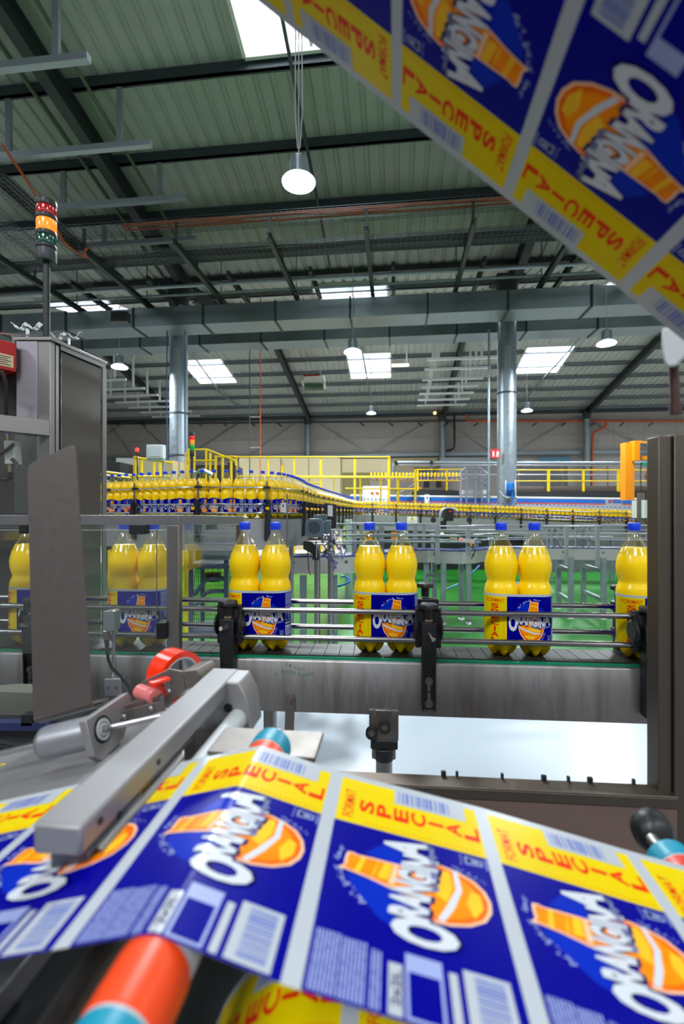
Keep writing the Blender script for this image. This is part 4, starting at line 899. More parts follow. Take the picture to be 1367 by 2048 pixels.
def catmull(pts, step):
    out = []
    for i in range(len(pts) - 1):
        p0, p1, p2, p3 = pts[max(0, i - 1)], pts[i], pts[i + 1], pts[min(len(pts) - 1, i + 2)]
        for k in range(12):
            t = k / 12; out.append(.5 * ((2 * p1) + (p2 - p0) * t + (2 * p0 - 5 * p1 + 4 * p2 - p3) * t * t + (3 * p1 - p0 - 3 * p2 + p3) * t ** 3))
    out.append(pts[-1]); res = [out[0]]; acc = 0
    for a, b in zip(out, out[1:]):
        L = (b - a).length; d = 0
        while acc + L - d >= step: d += step - acc; acc = 0; res.append(a + (b - a) * (d / L))
        acc += L - d
    return res
LINE = catmull(path, .0866)
def tang(i, pts=LINE): d = pts[min(len(pts) - 1, i + 1)] - pts[max(0, i - 1)]; d.z = 0; return d.normalized()
def right(i, pts=LINE): d = tang(i, pts); return Vector((d.y, -d.x, 0))
DZ = -.3434
def ribbon(mb, prof, i0, i1, pts=LINE, dz=DZ):
    rings = []
    for i in range(i0, i1 + 1): rings.append([mb.v(pts[i] + right(i, pts) * n + Z * (dz + z)) for n, z in prof])
    m = len(prof)
    for a, b in zip(rings, rings[1:]):
        for k in range(m): mb.f([a[k], b[k], b[(k + 1) % m], a[(k + 1) % m]])
    mb.f(rings[0]); mb.f(rings[-1][::-1]); return mb
rect = lambda n0, n1, z0, z1: [(n0, z0), (n1, z0), (n1, z1), (n0, z1)]
def railway(i0, i1, name, label, depth, rails):
    m = LINE[(i0 + i1) // 2]; t = thing(name, label, 'conveyor', (m.x, m.y, 0))
    part(ribbon(MB(), rect(-.043, .043, -.008, -.0005), i0, i1), 'slat_belt', M['dark'], t)
    for s in (1, -1): part(ribbon(MB(), rect(*((.052, .056) if s > 0 else (-.056, -.052)), -depth, -.012), i0, i1), 'side_plate', M['dullplate'], t)
    for n, z in rails:
        mb = MB(); mb.tube([LINE[i] + right(i) * n + Z * (DZ + z) for i in range(i0, i1 + 1)], .0055, 8); part(mb, 'guide_rail', M['chrome'], t)
    return t
corner = next(i for i, p in enumerate(LINE) if p.y > 10.1)
rc1 = railway(0, corner, 'raised_conveyor', 'raised conveyor with one file of bottles curving away behind the front line', .225, ((.05, .038), (.05, .10), (.05, .218), (-.05, .10), (-.05, .218)))
rc2 = railway(corner, len(LINE) - 1, 'raised_conveyor', 'far conveyor with a long file of small bottles running to the right edge', .33, ((.05, .038), (.05, .10), (.05, .218), (-.05, .218)))
def idx_px(px): return min(range(0, corner // 2), key=lambda i: abs((LINE[i].x / LINE[i].y) * F + CX - px))
def rail_clamp(root, i, kn, big=True):
    p, r, d = LINE[i], right(i), tang(i); o = p + Z * DZ; R = Matrix((d, r, Z)).transposed()
    mb = MB(); mb.box(o + r * .064 + Z * .135, (.015, .004, .25), R); part(mb, 'rail_post', M['steel_dull'], root)
    mb = MB(); mb.box(o + r * .058 + Z * .218, (.046, .02, .018), R); part(mb, 'rail_holder', M['black'], root)
    mb = MB(); mb.box(o + r * .066 + Z * .10, (.045, .03, .022), R); mb.box(o + r * .066 + Z * .04, (.045, .03, .022), R); mb.box(o + r * .074 + Z * .07, (.026, .03, .07), R)
    if big: mb.cyl(o + r * .08 + Z * .105, o + r * .08 + Z * .13, .014, .02, 12)
    h = part(mb, 'clamp_head', M['black'], root)
    mb = MB(); mb.prism([o + d * -.018 + r * .07 + Z * .06, o + d * .018 + r * .07 + Z * .06, o + d * .018 + r * .065 + Z * -.03, o + d * .018 + r * .058 + Z * -.16, o + d * -.018 + r * .058 + Z * -.16, o + d * -.018 + r * .065 + Z * -.03], r * .022); part(mb, 'clamp_arm', M['black'], root)
    mb = MB(); mb.lathe([(.004, 0), (.011, .002), (.0115, .018), (.008, .024)], o + r * .09 + Z * .068 + d * -.018, 12, R=r.to_track_quat('Z', 'Y').to_matrix()); part(mb, 'handle', kn, root)
YK, RK = mat('yellow_knob', rgb(240, 186, 0), .35), mat('red_knob', rgb(240, 70, 30), .35)
for px, kn in ((287, RK), (398, YK), (524, YK)): rail_clamp(rc1, idx_px(px), kn)
i = idx_px(584)
steps = [2, 3, 4, 4, 4, 5, 5, 5, 6, 6, 6, 6, 6]
for s in steps:
    i += s
    if i < corner - 2: rail_clamp(rc1, i, YK)
for i in range(corner + 5, len(LINE) - 1, 6): rail_clamp(rc2, i, YK, False)
for px in (214, 300):                                   # rail joiners on the left stretch
    i = idx_px(232 if px == 214 else 232)
i = idx_px(231)
for z in (.218, .10):
    mb = MB(); a = LINE[i] + right(i) * .05 + Z * (DZ + z); mb.cyl(a - tang(i) * .045, a + tang(i) * .045, .011, n=14); part(mb, 'rail_joiner', M['black'], rc1)
# cover plate with bolts on the raised conveyor behind the guard frame
i0, i1 = idx_px(365), idx_px(452)
part(ribbon(MB(), rect(.0565, .060, -.20, -.035), i0, i1), 'cover_plate', M['dullplate'], rc1)
for px, y in ((364, 1050), (376, 1050), (364, 1067), (376, 1067), (460, 1050), (462, 1068)):
    i = idx_px(px); q = LINE[i] + right(i) * .061; q.z = P(0, y, q.y).z; mb = MB(); mb.lathe([(.006, 0), (.0055, .004), (.003, .006)], q, 12, R=right(i).to_track_quat('Z', 'Y').to_matrix()); part(mb, 'bolt', M['steel_dull'], rc1)
i = idx_px(433); q = LINE[i] + right(i) * .064; q.z = P(0, 1051, q.y).z; mb = MB(); mb.box(q, (.075, .012, .045)); part(mb, 'inspection_window', M['black'], rc1)
i = idx_px(397); q = LINE[i] + right(i) * .07; mb = MB(); mb.prism([P(387, 1046, q.y), P(403, 1046, q.y), P(401, 1066, q.y), P(396, 1074, q.y), P(390, 1060, q.y)], (0, .02, 0)); part(mb, 'clamp_foot', M['black'], rc1)
for px, y0 in ((582, 1100), (634, 1118), (661, 1100)):
    d = 3.75 if px < 600 else 4.1; a = P(px, y0, d); mb = MB(); mb.cyl(a + Z * .12, Vector((a.x, a.y, 0)), .019 if px < 600 else .026, n=14); part(mb, 'leg', M['steel'], rc1)
for k, i in enumerate(range(corner + 6, len(LINE) - 1, 14)):
    q = LINE[i]; r = right(i)
    for s in (-.05, .05): mb = MB(); mb.bar(Vector((q.x, q.y, 0)) + r * s, Vector((q.x, q.y, q.z + DZ - .3)) + r * s, .05, .05); part(mb, 'leg', M['galv'], rc2)
# warning sign on the far side plate
g = min(range(corner, len(LINE)), key=lambda i: abs(LINE[i].x / LINE[i].y * F + CX - 824)); q = LINE[g] + right(g) * .062; q.z = P(0, 1040, q.y).z; R = Matrix((tang(g), right(g), Z)).transposed()
t = thing('warning_sign', 'white sign with a yellow warning triangle on the far conveyor side', 'sign', q - Z * .07)
mb = MB(); mb.box(q, (.215, .006, .15), R); part(mb, 'board', M['white'], t)
f = lambda u, v, o=.0045: q + tang(g) * u + right(g) * o + Z * v
mb = MB(); mb.prism([f(-.045, -.005), f(.045, -.005), f(0, .068)], right(g) * .001); part(mb, 'triangle', M['yellow'], t)
mb = MB(); mb.prism([f(-.004, .012, .0058), f(.004, .012, .0058), f(.005, .045, .0058), f(-.005, .045, .0058)], right(g) * .0005); mb.prism([f(-.004, .002, .0058), f(.004, .002, .0058), f(.004, .008, .0058), f(-.004, .008, .0058)], right(g) * .0005); part(mb, 'exclamation_mark', M['black'], t)
mb = MB()
for k in range(2): mb.prism([f(-.085, -.03 - k * .02), f(.085 - .03 * k, -.03 - k * .02), f(.085 - .03 * k, -.022 - k * .02), f(-.085, -.022 - k * .02)], right(g) * .0006)
part(mb, 'small_print', mat('faded_red_print', rgb(214, 150, 150)), t)
# single-bottle label
A = Art(); CIRC = 2 * pi * .0423; bw, tw_, lh = CIRC * .375, CIRC * .125, .104
for k in range(2):
    u0 = k * CIRC / 2; front_zone(A, u0, 0, bw, lh); text_zone(A, u0 + bw, 0, tw_, lh)
def single_label(n):
    bm2 = A.bm.copy(); cut(bm2, 0, [CIRC * k / n for k in range(1, n)]); mb = MB()
    class Q: pass
    def fn(u, y):
        t = u / .0423; zz = .034 + y + .006 * cos(4 * pi * u / CIRC - pi * .75) * (2 * y / lh - 1)
        return Vector((.0423 * cos(t), .0423 * sin(t), zz)), Vector((cos(t), sin(t), 0))
    lay_on(mb, bm2, fn); bm2.free(); return mb
def make_bottle(n):
    sh, ju, ca = bottle_parts(n, False)
    b = finish(ju, 'juice_bottle', JUICE, Vector((0, 0, 0))); ORG[b.name] = Vector((0, 0, 0)); tag(b, 'x', 'bottle')
    part(sh, 'clear_neck', PET, b, sharp=None); part(ca, 'cap', CAPM, b); part(single_label(n), 'printed_label', LM, b, sharp=None)
    return b
near_b, far_b = make_bottle(24), make_bottle(12)
used = {'n': 0, 'f': 0}
first = idx_px(207); rn = random.Random(4)
for i in range(first, len(LINE)):
    p = LINE[i]; px = p.x / p.y * F + CX
    if px > 1400: break
    near = p.y < 5.2; key = 'n' if near else 'f'
    o = (near_b if near else far_b) if not used[key] else copy_tree(near_b if near else far_b); used[key] = 1
    o.location = (p.x, p.y, p.z + DZ); o.rotation_euler = (0, 0, rn.uniform(0, 2 * pi))
    k = i - first
    if k < 20: tag(o, 'juice bottle with blue cap, %s from the left cabinet on the raised conveyor' % ORD[k], 'bottle', 'bottles on the raised conveyor by the cabinet')
    elif i < corner: tag(o, 'juice bottle in the tight file curving away behind the grey motor', 'bottle', 'bottles on the bend of the raised conveyor')
    else: tag(o, 'small distant juice bottle in the long far file below the blue striped beam', 'bottle', 'bottles on the far straight conveyor')
# ---- motor and control parts under the bend
t = thing('electric_motor', 'petrol grey electric motor with a round fan grille under the bend', 'motor', P(632, 1076, 3.42))
def oct_(cx, cy, w, h, c, d): return [P(cx + sx * a, cy + sy * b, d) for sx, sy, a, b in ((-1, 1, w, h - c), (-1, 1, w - c, h), (1, 1, w - c, h), (1, 1, w, h - c), (1, -1, w, h - c), (1, -1, w - c, h), (-1, -1, w - c, h), (-1, -1, w, h - c))]
mb = MB(); mb.prism(oct_(629, 1056, 19.5, 19, 8, 3.40), (.0, .10, 0)); mb.prism(oct_(629.5, 1055, 18, 17.5, 7, 3.50), (0, .14, 0)); part(mb, 'housing', M['motor'], t, bevel=.006)
q = P(627.5, 1055, 3.398); mb = MB(); mb.cyl(q, q + Vector((0, .003, 0)), .044, n=28); part(mb, 'fan_opening', M['dark'], t)
mb = MB()
for k in range(-4, 5):
    e = k * .0095; L = math.sqrt(max(0, .043 ** 2 - e * e)); mb.bar(q + Vector((e, -.002, -L)), q + Vector((e, -.002, L)), .0022, .0022); mb.bar(q + Vector((-L, -.002, e)), q + Vector((L, -.002, e)), .0022, .0022)
part(mb, 'fan_grille', M['motor'], t)
mb = MB(); mb.prism([P(x, y, 3.43) for x, y in ((648, 1042), (661, 1040), (661, 1067), (648, 1069))], (0, .12, 0)); part(mb, 'terminal_box', M['motor'], t, bevel=.003)
mb = MB(); mb.prism([P(x, y, 3.55) for x, y in ((626, 1030), (652, 1029), (654, 1042), (624, 1042))], (0, .12, 0)); part(mb, 'gear_case', M['motor'], t, bevel=.004)
mb = MB(); mb.cyl(P(641, 1080, 3.5), P(641, 1072, 3.5), .02, n=14); mb.box(P(630, 1079, 3.5), (.14, .12, .012)); part(mb, 'mount', M['steel_dull'], t)
t = thing('switch_box', 'black switch box with a light grey cover right of the motor', 'box', P(664, 1058, 3.75))
mb = MB(); mb.prism([P(x, y, 3.75) for x, y in ((649, 1006), (672, 1009), (672, 1056), (660, 1058), (649, 1034))], (0, .08, 0)); part(mb, 'box_body', M['black'], t)
mb = MB(); mb.prism([P(x, y, 3.745) for x, y in ((655, 1010), (665, 1011), (665, 1033), (655, 1032))], (0, .01, 0)); part(mb, 'cover', M['lgrey'], t)
t = thing('arm_bracket', 'black angled support bracket on a post under the motor', 'bracket', P(628, 1122, 3.75))
mb = MB(); mb.prism([P(x, y, 3.72) for x, y in ((606, 1081), (622, 1083), (636, 1098), (638, 1120), (624, 1120), (624, 1108), (606, 1098))], (0, .05, 0)); part(mb, 'bracket_body', M['black'], t, bevel=.003)
mb = MB(); mb.tube([P(632, 1082, 3.7), P(632, 1116, 3.7)], .008, 8); part(mb, 'rod', M['chrome'], t)
t = thing('cable_bundle', 'loose bundle of silver and grey cables right of the motor', 'cables', P(665, 1118, 3.75)); rn = random.Random(2)
for k in range(13):
    x0, y0 = rn.uniform(640, 656), rn.uniform(1072, 1112); pts = [P(x0 + 4.0 * j + rn.uniform(-3, 3), y0 - rn.uniform(2, 6) * j * (1 if k % 3 else -1) + rn.uniform(-5, 5), 3.7 + rn.uniform(-.05, .05)) for j in range(rn.randint(5, 10))]
    mb = MB(); mb.tube(pts, rn.uniform(.004, .008), 6); part(mb, 'cable', rn.choice((M['chrome'], M['chrome'], M['alu'], mat('violet_cable', rgb(110, 90, 150), .4), M['grey'])), t)
mb = MB(); mb.tube([P(616, 1095, 3.8), P(615, 1110, 3.8), P(617, 1140, 3.8), P(620, 1150, 3.8)], .005, 6); part(mb, 'cable', mat('wine_cable', rgb(110, 40, 60), .4), t)
t = thing('rail_sensor', 'grey slotted sensor plate on a thin rod on the raised conveyor', 'sensor', P(572, 1080, 3.37))
mb = MB(); mb.prism([P(x, y, 3.37) for x, y in ((561, 1006), (573, 1005), (573, 1024), (561, 1024))], (0, .01, 0)); part(mb, 'plate', M['lgrey'], t)
mb = MB(); mb.prism([P(x, y, 3.368) for x, y in ((564.5, 1009), (567, 1009), (567, 1014), (564.5, 1014))], (0, .001, 0)); part(mb, 'slot', M['black'], t)
mb = MB(); mb.tube([P(574, 988, 3.37), P(573.5, 1075, 3.37), P(570, 1100, 3.37)], .006, 8); part(mb, 'rod', M['steel'], t)
# ---- blue grey trolley, yellow post and mesh panel seen through the guard glass
t = thing('trolley', 'blue grey steel trolley with a slatted shelf left of the first free bottle pair', 'trolley', P(425, 1240, 4.3) * 1)
q = P(425, 0, 4.3); sh = P(0, 1128, 4.15).z
for dx, dy in ((-.15, -.15), (.16, -.15), (-.15, .2), (.16, .2)):
    mb = MB(); mb.bar(Vector((q.x + dx, 4.3 + dy, .05)), Vector((q.x + dx, 4.3 + dy, 1.17)), .032, .032); part(mb, 'post', M['cart'], t)
mb = MB(); mb.box((q.x + .01, 4.32, sh - .02), (.36, .42, .035)); part(mb, 'shelf', M['cart'], t)
mb = MB()
for k in range(9): mb.box((q.x + .01, 4.14 + k * .042, sh + .003), (.34, .028, .008))
part(mb, 'shelf_slats', M['grey'], t)
mb = MB(); mb.box((q.x + .01, 4.50, 1.05), (.36, .012, .22)); part(mb, 'back_panel', mat('navy_steel', rgb(44, 52, 96)), t)
mb = MB(); mb.box((q.x + .01, 4.32, .35), (.34, .40, .03)); part(mb, 'shelf', M['cart'], t)
for y in (1215, 1190):
    mb = MB(); mb.tube([P(388, y, 4.15), P(410, y - 28, 4.15), P(425, y - 33, 4.15), P(455, y - 33, 4.2)], .018, 10); part(mb, 'handle', M['cart'], t)
mb = MB(); mb.cyl(P(425, 1162, 4.3), P(425, 1146, 4.3), .075, n=20); solo(mb, 'bucket', M['black'], 'black bucket hanging under the trolley shelf', 'bucket')
q = P(373, 0, 4.6); mb = MB(); mb.bar(Vector((q.x, 4.6, 0)), Vector((q.x, 4.6, 1.12)), .035, .035); solo(mb, 'guard_post', M['yellow'], 'short yellow guard post right of the guard frame post', 'post')
q = P(222, 0, 3.0); mb = MB(); mb.bar(Vector((q.x, 3.0, 0)), Vector((q.x, 3.0, 1.16)), .03, .03); solo(mb, 'guard_post', M['yellow'], 'yellow guard post behind the pair of bottles left of the guard post', 'post')
t = thing('mesh_panel', 'black wire mesh guard panel behind the trolley', 'fence', P(420, 0, 5.0) * Vector((1, 1, 0)).length * 0 + Vector((P(420, 0, 5.0).x, 5.0, 0)))
mb = MB(); x0, x1, z0, z1 = P(376, 0, 5).x, P(466, 0, 5).x, .10, .78
for k in range(int((x1 - x0) / .022) + 1): mb.bar((x0 + k * .022, 5, z0), (x0 + k * .022, 5, z1), .0035, .0035)
for k in range(int((z1 - z0) / .044) + 1): mb.bar((x0, 5, z0 + k * .044), (x1, 5, z0 + k * .044), .0035, .0035)
part(mb, 'wire_mesh', M['black'], t)
for x in (x0, x1): mb = MB(); mb.bar((x, 5, 0), (x, 5, .8), .02, .02); part(mb, 'post', M['black'], t)
# ---- low stainless pallet conveyor behind
LOW = catmull([Vector((P(x, 0, d).x, d, z)) for x, d, z in ((520, 4.35, .985), (600, 4.38, .985), (690, 4.42, .985), (760, 4.85, .97), (812, 5.6, .94), (850, 5.98, .92), (885, 5.92, .916), (915, 5.86, .916), (948, 5.92, .916), (985, 6.25, .916), (1060, 6.40, .916), (1200, 6.3, .916), (1400, 6.15, .916))], .10)
t = thing('low_conveyor', 'low stainless conveyor with blue edge bending behind the front line', 'conveyor', (LOW[len(LOW) // 2].x, LOW[len(LOW) // 2].y, 0)); n = len(LOW) - 1
part(ribbon(MB(), rect(-.26, .0, -.155, -.004), 0, n, LOW, 0), 'side_plate', M['lowplate'], t)
part(ribbon(MB(), rect(-.262, .004, -.004, .010), 0, n, LOW, 0), 'edge_strip', M['bluedark'], t, 'navy blue edge strip')
for nn, z in ((.01, .14), (.01, .20), (-.25, .10), (-.25, .24), (-.25, .30)):
    mb = MB(); mb.tube([LOW[i] + right(i, LOW) * nn + Z * z for i in range(n + 1)], .009, 8); part(mb, 'guide_rail', M['alu'], t)
for i in range(3, n, 5):
    q = LOW[i] + right(i, LOW) * .004 - Z * .05; mb = MB(); mb.lathe([(.016, 0), (.014, .006), (.006, .012)], q, 14, R=right(i, LOW).to_track_quat('Z', 'Y').to_matrix()); part(mb, 'bolt', M['steel_dull'], t)
for px, d in ((606, 4.5), (668, 4.5), (713, 4.6), (742, 4.9), (852, 6.1), (886, 5.95), (936, 5.95), (1141, 6.28), (1206, 6.24), (1292, 6.2)):
    a = P(px, 0, d); q = MB(); q.bar(Vector((a.x, a.y, .06)), Vector((a.x, a.y, .80)), .062, .05); part(q, 'leg', M['galv'], t)
    q = MB(); q.lathe([(.045, 0), (.04, .012), (.012, .022), (.011, .07)], Vector((a.x, a.y, 0)), 16); part(q, 'levelling_foot', M['alu'], t)
for px, d in ((868, 6.25), (922, 6.2), (1166, 6.95), (1116, 6.9)):
    a = P(px, 0, d); q = MB(); q.bar(Vector((a.x, a.y, .06)), Vector((a.x, a.y, .80)), .06, .05); part(q, 'leg', M['galv'], t)
    q = MB(); q.lathe([(.045, 0), (.04, .012), (.012, .022), (.011, .07)], Vector((a.x, a.y, 0)), 16); part(q, 'levelling_foot', M['alu'], t)
for (p, d0), (q_, d1), z in (((1116, 6.9), (1141, 6.28), .62), ((1116, 6.9), (1141, 6.28), .22), ((1166, 6.95), (1206, 6.24), .62), ((1166, 6.95), (1206, 6.24), .24), ((852, 6.1), (886, 5.95), .6)):
    a, b = P(p, 0, d0), P(q_, 0, d1); a.z = b.z = z; mb = MB(); mb.bar(a, b, .04, .05); part(mb, 'brace', M['galv'], t)
t = thing('guide_frame', 'tall light grey frame of uprights and rails over the low conveyor', 'frame', (P(850, 0, 6).x, 6.0, .9))
for px, d, y0, y1, w in ((762, 5.4, 1046, 1118, .062), (803, 5.8, 1046, 1105, .05), (830, 5.9, 1046, 1105, .05), (847, 6.2, 1050, 1104, .04), (874, 5.7, 1050, 1128, .05), (936, 5.7, 1052, 1112, .05), (952, 6.4, 1054, 1110, .05), (708, 4.9, 1046, 1110, .05), (722, 5.0, 1046, 1108, .035)):
    a, b = P(px, y1, d), P(px, y0, d); mb = MB(); mb.bar(a, b, w, .04); part(mb, 'upright', M['galvmid'], t)
for y, x0, x1, d0, d1 in ((1047, 700, 875, 5.0, 5.8), (1060, 875, 1010, 5.8, 6.3), (1071, 700, 1010, 5.0, 6.3), (1083, 700, 960, 5.0, 6.3)):
    mb = MB(); mb.tube([P(x0, y, d0), P(x1, y + 2, d1)], .013, 8); part(mb, 'rail', M['galvmid'], t)
t = thing('guide_frame', 'second light grey frame of uprights over the low conveyor, on the right side', 'frame', (P(1140, 0, 6.2).x, 6.2, .9))
for px, d, y0, y1, w in ((1096, 6.5, 1053, 1098, .04), (1108, 6.5, 1053, 1098, .04), (1120, 6.4, 1053, 1098, .04), (1132, 5.95, 1052, 1130, .04), (1153, 6.5, 1053, 1096, .04), (1165, 6.5, 1053, 1096, .045), (1177, 6.4, 1053, 1098, .03), (1194, 5.95, 1051, 1132, .042)):
    a, b = P(px, y1, d), P(px, y0, d); mb = MB(); mb.bar(a, b, w, .03); part(mb, 'upright', M['galvmid'], t)
for y, x0, x1 in ((1053, 1085, 1200), (1074, 1085, 1225), (1096, 1085, 1320)):
    mb = MB(); mb.tube([P(x0, y, 6.4), P(x1, y, 6.3)], .013, 8); part(mb, 'rail', M['galvmid'], t)
t = thing('light_barrier', 'grey light barrier head with a small red lamp on the guide frame', 'sensor', P(930, 1082, 5.6))
mb = MB(); mb.prism([P(x, y, 5.6) for x, y in ((919, 1075), (948, 1080), (948, 1088), (919, 1083))], (0, .04, 0)); part(mb, 'sensor_body', M['lgrey'], t)
mb = MB(); mb.cyl(P(921.5, 1079, 5.59), P(921.5, 1079, 5.61), .011, n=12); part(mb, 'red_lamp', mat('red_led', rgb(255, 40, 40), .3, emit=3), t)
mb = MB(); mb.tube([P(941, 1086, 5.6), P(944, 1094, 5.6), P(950, 1102, 5.6), P(942, 1118, 5.6)], .006, 6); part(mb, 'cable', M['rubber'], t); mb = MB(); mb.cyl(P(937, 1084, 5.6), P(943, 1092, 5.6), .012, n=10); part(mb, 'connector', M['orange'], t)
for k, (pts, lab) in enumerate(((((668, 1172, 5), (678, 1172, 4.9), (694, 1166, 5), (700, 1160, 5.2), (688, 1152, 5.3), (680, 1156, 5.2)), 'coiled blue air hose hanging behind the low conveyor on the left'), (((886, 1181, 6.2), (902, 1174, 6.4), (918, 1167, 6.6)), 'short blue hose between the low conveyor legs'), (((938, 1150, 7), (948, 1142, 7.1), (962, 1128, 7.2)), 'blue hose rising right of the low conveyor legs'))):
    mb = MB(); mb.tube(catmull([P(*q) for q in pts], .05), .011, 8); solo(mb, 'air_hose', M['bluehose'], lab, 'hose')
# ------------------------------------------------------------------ background machines
def rails(name, label, cat, posts, bars, m, w=.05, d=14.0, ground=False):
    """posts (px, y0, y1[, w px]) and bars (x0, y0, x1, y1) in one depth plane"""
    t = thing(name, label, cat, P(sum(p[0] for p in posts) / len(posts), max(p[2] for p in posts), d))
    for p in posts:
        ww = (p[3] * d / F) if len(p) > 3 else w; dd = p[4] if len(p) > 4 else d
        a, b = P(p[0], p[2], dd), P(p[0], p[1], dd)
        if ground: a.z = 0
        mb = MB(); mb.bar(a, b, ww, w); part(mb, 'post', m, t)
    for x0, y0, x1, y1 in bars:
        mb = MB(); mb.tube([P(x0, y0, d - .03), P(x1, y1, d - .03)], w * .42, 8); part(mb, 'rail', m, t)
    return t
def boxd(px0, py0, px1, py1, d, depth): 
    mb = MB(); mb.prism([P(px0, py1, d), P(px1, py1, d), P(px1, py0, d), P(px0, py0, d)], (0, depth, 0)); return mb
# tall yellow guard fence with rails
rails('guard_fence', 'tall yellow guard fence with posts in front of the beige cabinets', 'fence', [(472, 912, 1000, 4), (536, 913, 1000, 3.5), (588, 914, 1000, 3.5), (641, 913, 1000, 4.5), (709, 912, 1000, 4.5), (777, 912, 1000, 5)],
      [(470, 914, 777, 914), (470, 953, 777, 953)], M['yellow'], .05, 13.2, ground=True)
rails('guard_rail', 'low yellow handrail in front of the white container', 'railing', [(620, 955, 1000, 2.5), (667, 955, 1000, 2.5), (720, 955, 1000), (761, 955, 998, 3), (795, 956, 998, 5), (830, 938, 998, 4)], [(600, 955, 830, 955), (600, 966, 640, 966), (690, 977, 830, 978)], M['yellow'], .045, 12.4, ground=True)
rails('guard_rail', 'yellow handrail on the walkway left of the column with the fire sign', 'railing', [(835, 938, 982), (893, 939, 981, 3)], [(832, 939, 922, 939), (832, 961, 922, 961)], M['yellow'], .045, 15.3)
rails('guard_rail', 'long yellow handrail on the walkway right of the column with the fire sign', 'railing', [(1028, 940, 982, 3), (1096, 940, 984, 5), (1166, 940, 984, 4), (1236, 940, 984, 5), (1306, 940, 984, 3.5)], [(1016, 940, 1330, 940), (1016, 962, 1330, 962)], M['yellow'], .045, 15.3)
rails('stair_rail', 'yellow stair railing behind the second signal tower', 'railing', [(371, 905, 945, 2.5), (377, 898, 940, 3), (388, 899, 935), (412, 898, 938, 3), (420, 906, 940), (431, 911, 945), (445, 912, 945), (462, 916, 945)], [(371, 907, 378, 898), (377, 899, 414, 899), (414, 899, 470, 921), (377, 921, 430, 921), (430, 913, 470, 913), (371, 928, 378, 920)], M['yellow'], .05, 12.0, ground=True)
rails('guard_fence', 'yellow fence posts left of the left thick column', 'fence', [(270, 912, 965, 5), (283, 915, 965, 3.5), (308, 922, 965, 2.5), (320, 921, 965, 4)], [(205, 943, 270, 952), (270, 953, 340, 953), (270, 915, 345, 926), (200, 949, 262, 956)], M['yellow'], .05, 9.6, ground=True)
# beige cabinets and other machine bodies
for x0, y0, x1, y1, d, dp, m, nm, lab, cat in (
    (478, 916, 560, 1010, 17.5, 1.5, M['tan'], 'beige_cabinet', 'beige machine cabinet behind the left end of the tall yellow fence', 'cabinet'),
    (562, 916, 680, 1010, 17.6, 1.5, M['tan'], 'beige_cabinet', 'wide beige machine cabinet behind the middle of the tall yellow fence', 'cabinet'),
    (276, 920, 345, 970, 11.5, 1.2, M['tan'], 'beige_cabinet', 'beige machine cabinet behind the yellow posts left of the left column', 'cabinet'),
    (206, 924, 240, 965, 11.0, 1.0, M['dark'], 'dark_machine', 'dark machine at the right edge of the left cabinet', 'machine'),
    (232, 916, 268, 945, 13.0, 1.0, M['lgrey'], 'grey_machine', 'pale machine housing left of the yellow fence posts', 'machine'),
    (700, 1050, 1062, 1098, 11.6, 1.0, M['dark'], 'dark_machine', 'long dark machine body below the far conveyor', 'machine'),
    (1058, 1048, 1330, 1100, 11.2, 1.0, mat('violet_grey_panel', rgb(136, 132, 142), .5, .3), 'grey_machine', 'wide grey machine panel below the right end of the far conveyor', 'machine'),
    (726, 972, 776, 1002, 13.6, .8, M['white'], 'container', 'white container with two orange labels behind the low yellow handrail', 'container'),
    (690, 1040, 704, 1100, 7.4, .4, mat('green_grey_cabinet', rgb(150, 166, 158), .5), 'slim_cabinet', 'slim green grey cabinet right of the loose cable bundle', 'cabinet'),
    (1288, 1000, 1330, 1036, 9.2, .4, M['white'], 'terminal_box', 'white box at the right end of the far conveyor', 'box'),
    (455, 925, 469, 948, 13.5, .5, M['dark'], 'dark_machine', 'small dark machine under the yellow stair railing', 'machine'),
    (384, 930, 470, 965, 13.0, 1, M['dark'], 'dark_machine', 'low dark machine behind the bottles below the yellow stairs', 'machine'),
    (684, 918, 776, 935, 20, .6, M['tan'], 'tan_shelf', 'tan machine shelf behind the right end of the tall yellow fence', 'machine'),
    (684, 945, 772, 970, 19, 1.0, mat('olive_machine', rgb(120, 112, 70), .6), 'olive_machine', 'olive machine behind the right end of the tall yellow fence', 'machine')):
    mb = boxd(x0, y0, x1, y1 if nm == 'terminal_box' else CY + EYE * F / d, d, dp); o = solo(mb, nm, m, lab, cat)
    if nm == 'container':
        for x in (744, 754): part(boxd(x - 3, 984, x + 3, 989, 13.595, .004), 'label_patch', M['orangepipe'], o)
    if nm == 'beige_cabinet' and x0 > 500:
        for x in (588, 617): part(boxd(x - .4, 917, x + .4, 1008, 17.59, .01), 'door_gap', M['dark'], o)
        part(boxd(551 + 10, 931, 566, 945, 17.55, .05), 'notice', M['yellow'], o)
    if nm == 'slim_cabinet':
        part(boxd(686, 1052, 690.5, 1098, 7.38, .02), 'blue_edge', M['bluedark'], o)
        for y in (1053, 1064, 1075): part(boxd(686.5, y, 690, y + 7, 7.37, .01), 'yellow_mark', mat('lime_mark', rgb(210, 230, 20), .5), o)
    if nm == 'dark_machine' and x0 == 700:
        for x0_, y0_, w_, m_ in ((712, 1060, 26, M['tan']), (730, 1066, 14, M['orange']), (782, 1064, 12, M['orange']), (806, 1062, 10, M['lgrey']), (858, 1060, 12, mat('brown_panel2', rgb(110, 70, 50))), (900, 1068, 14, M['tan']), (1000, 1062, 16, M['lgrey']), (1030, 1064, 14, mat('teal_panel', rgb(60, 110, 120)))):
            part(boxd(x0_, y0_, x0_ + w_, y0_ + 16, 11.55, .05), 'panel', m_, o)
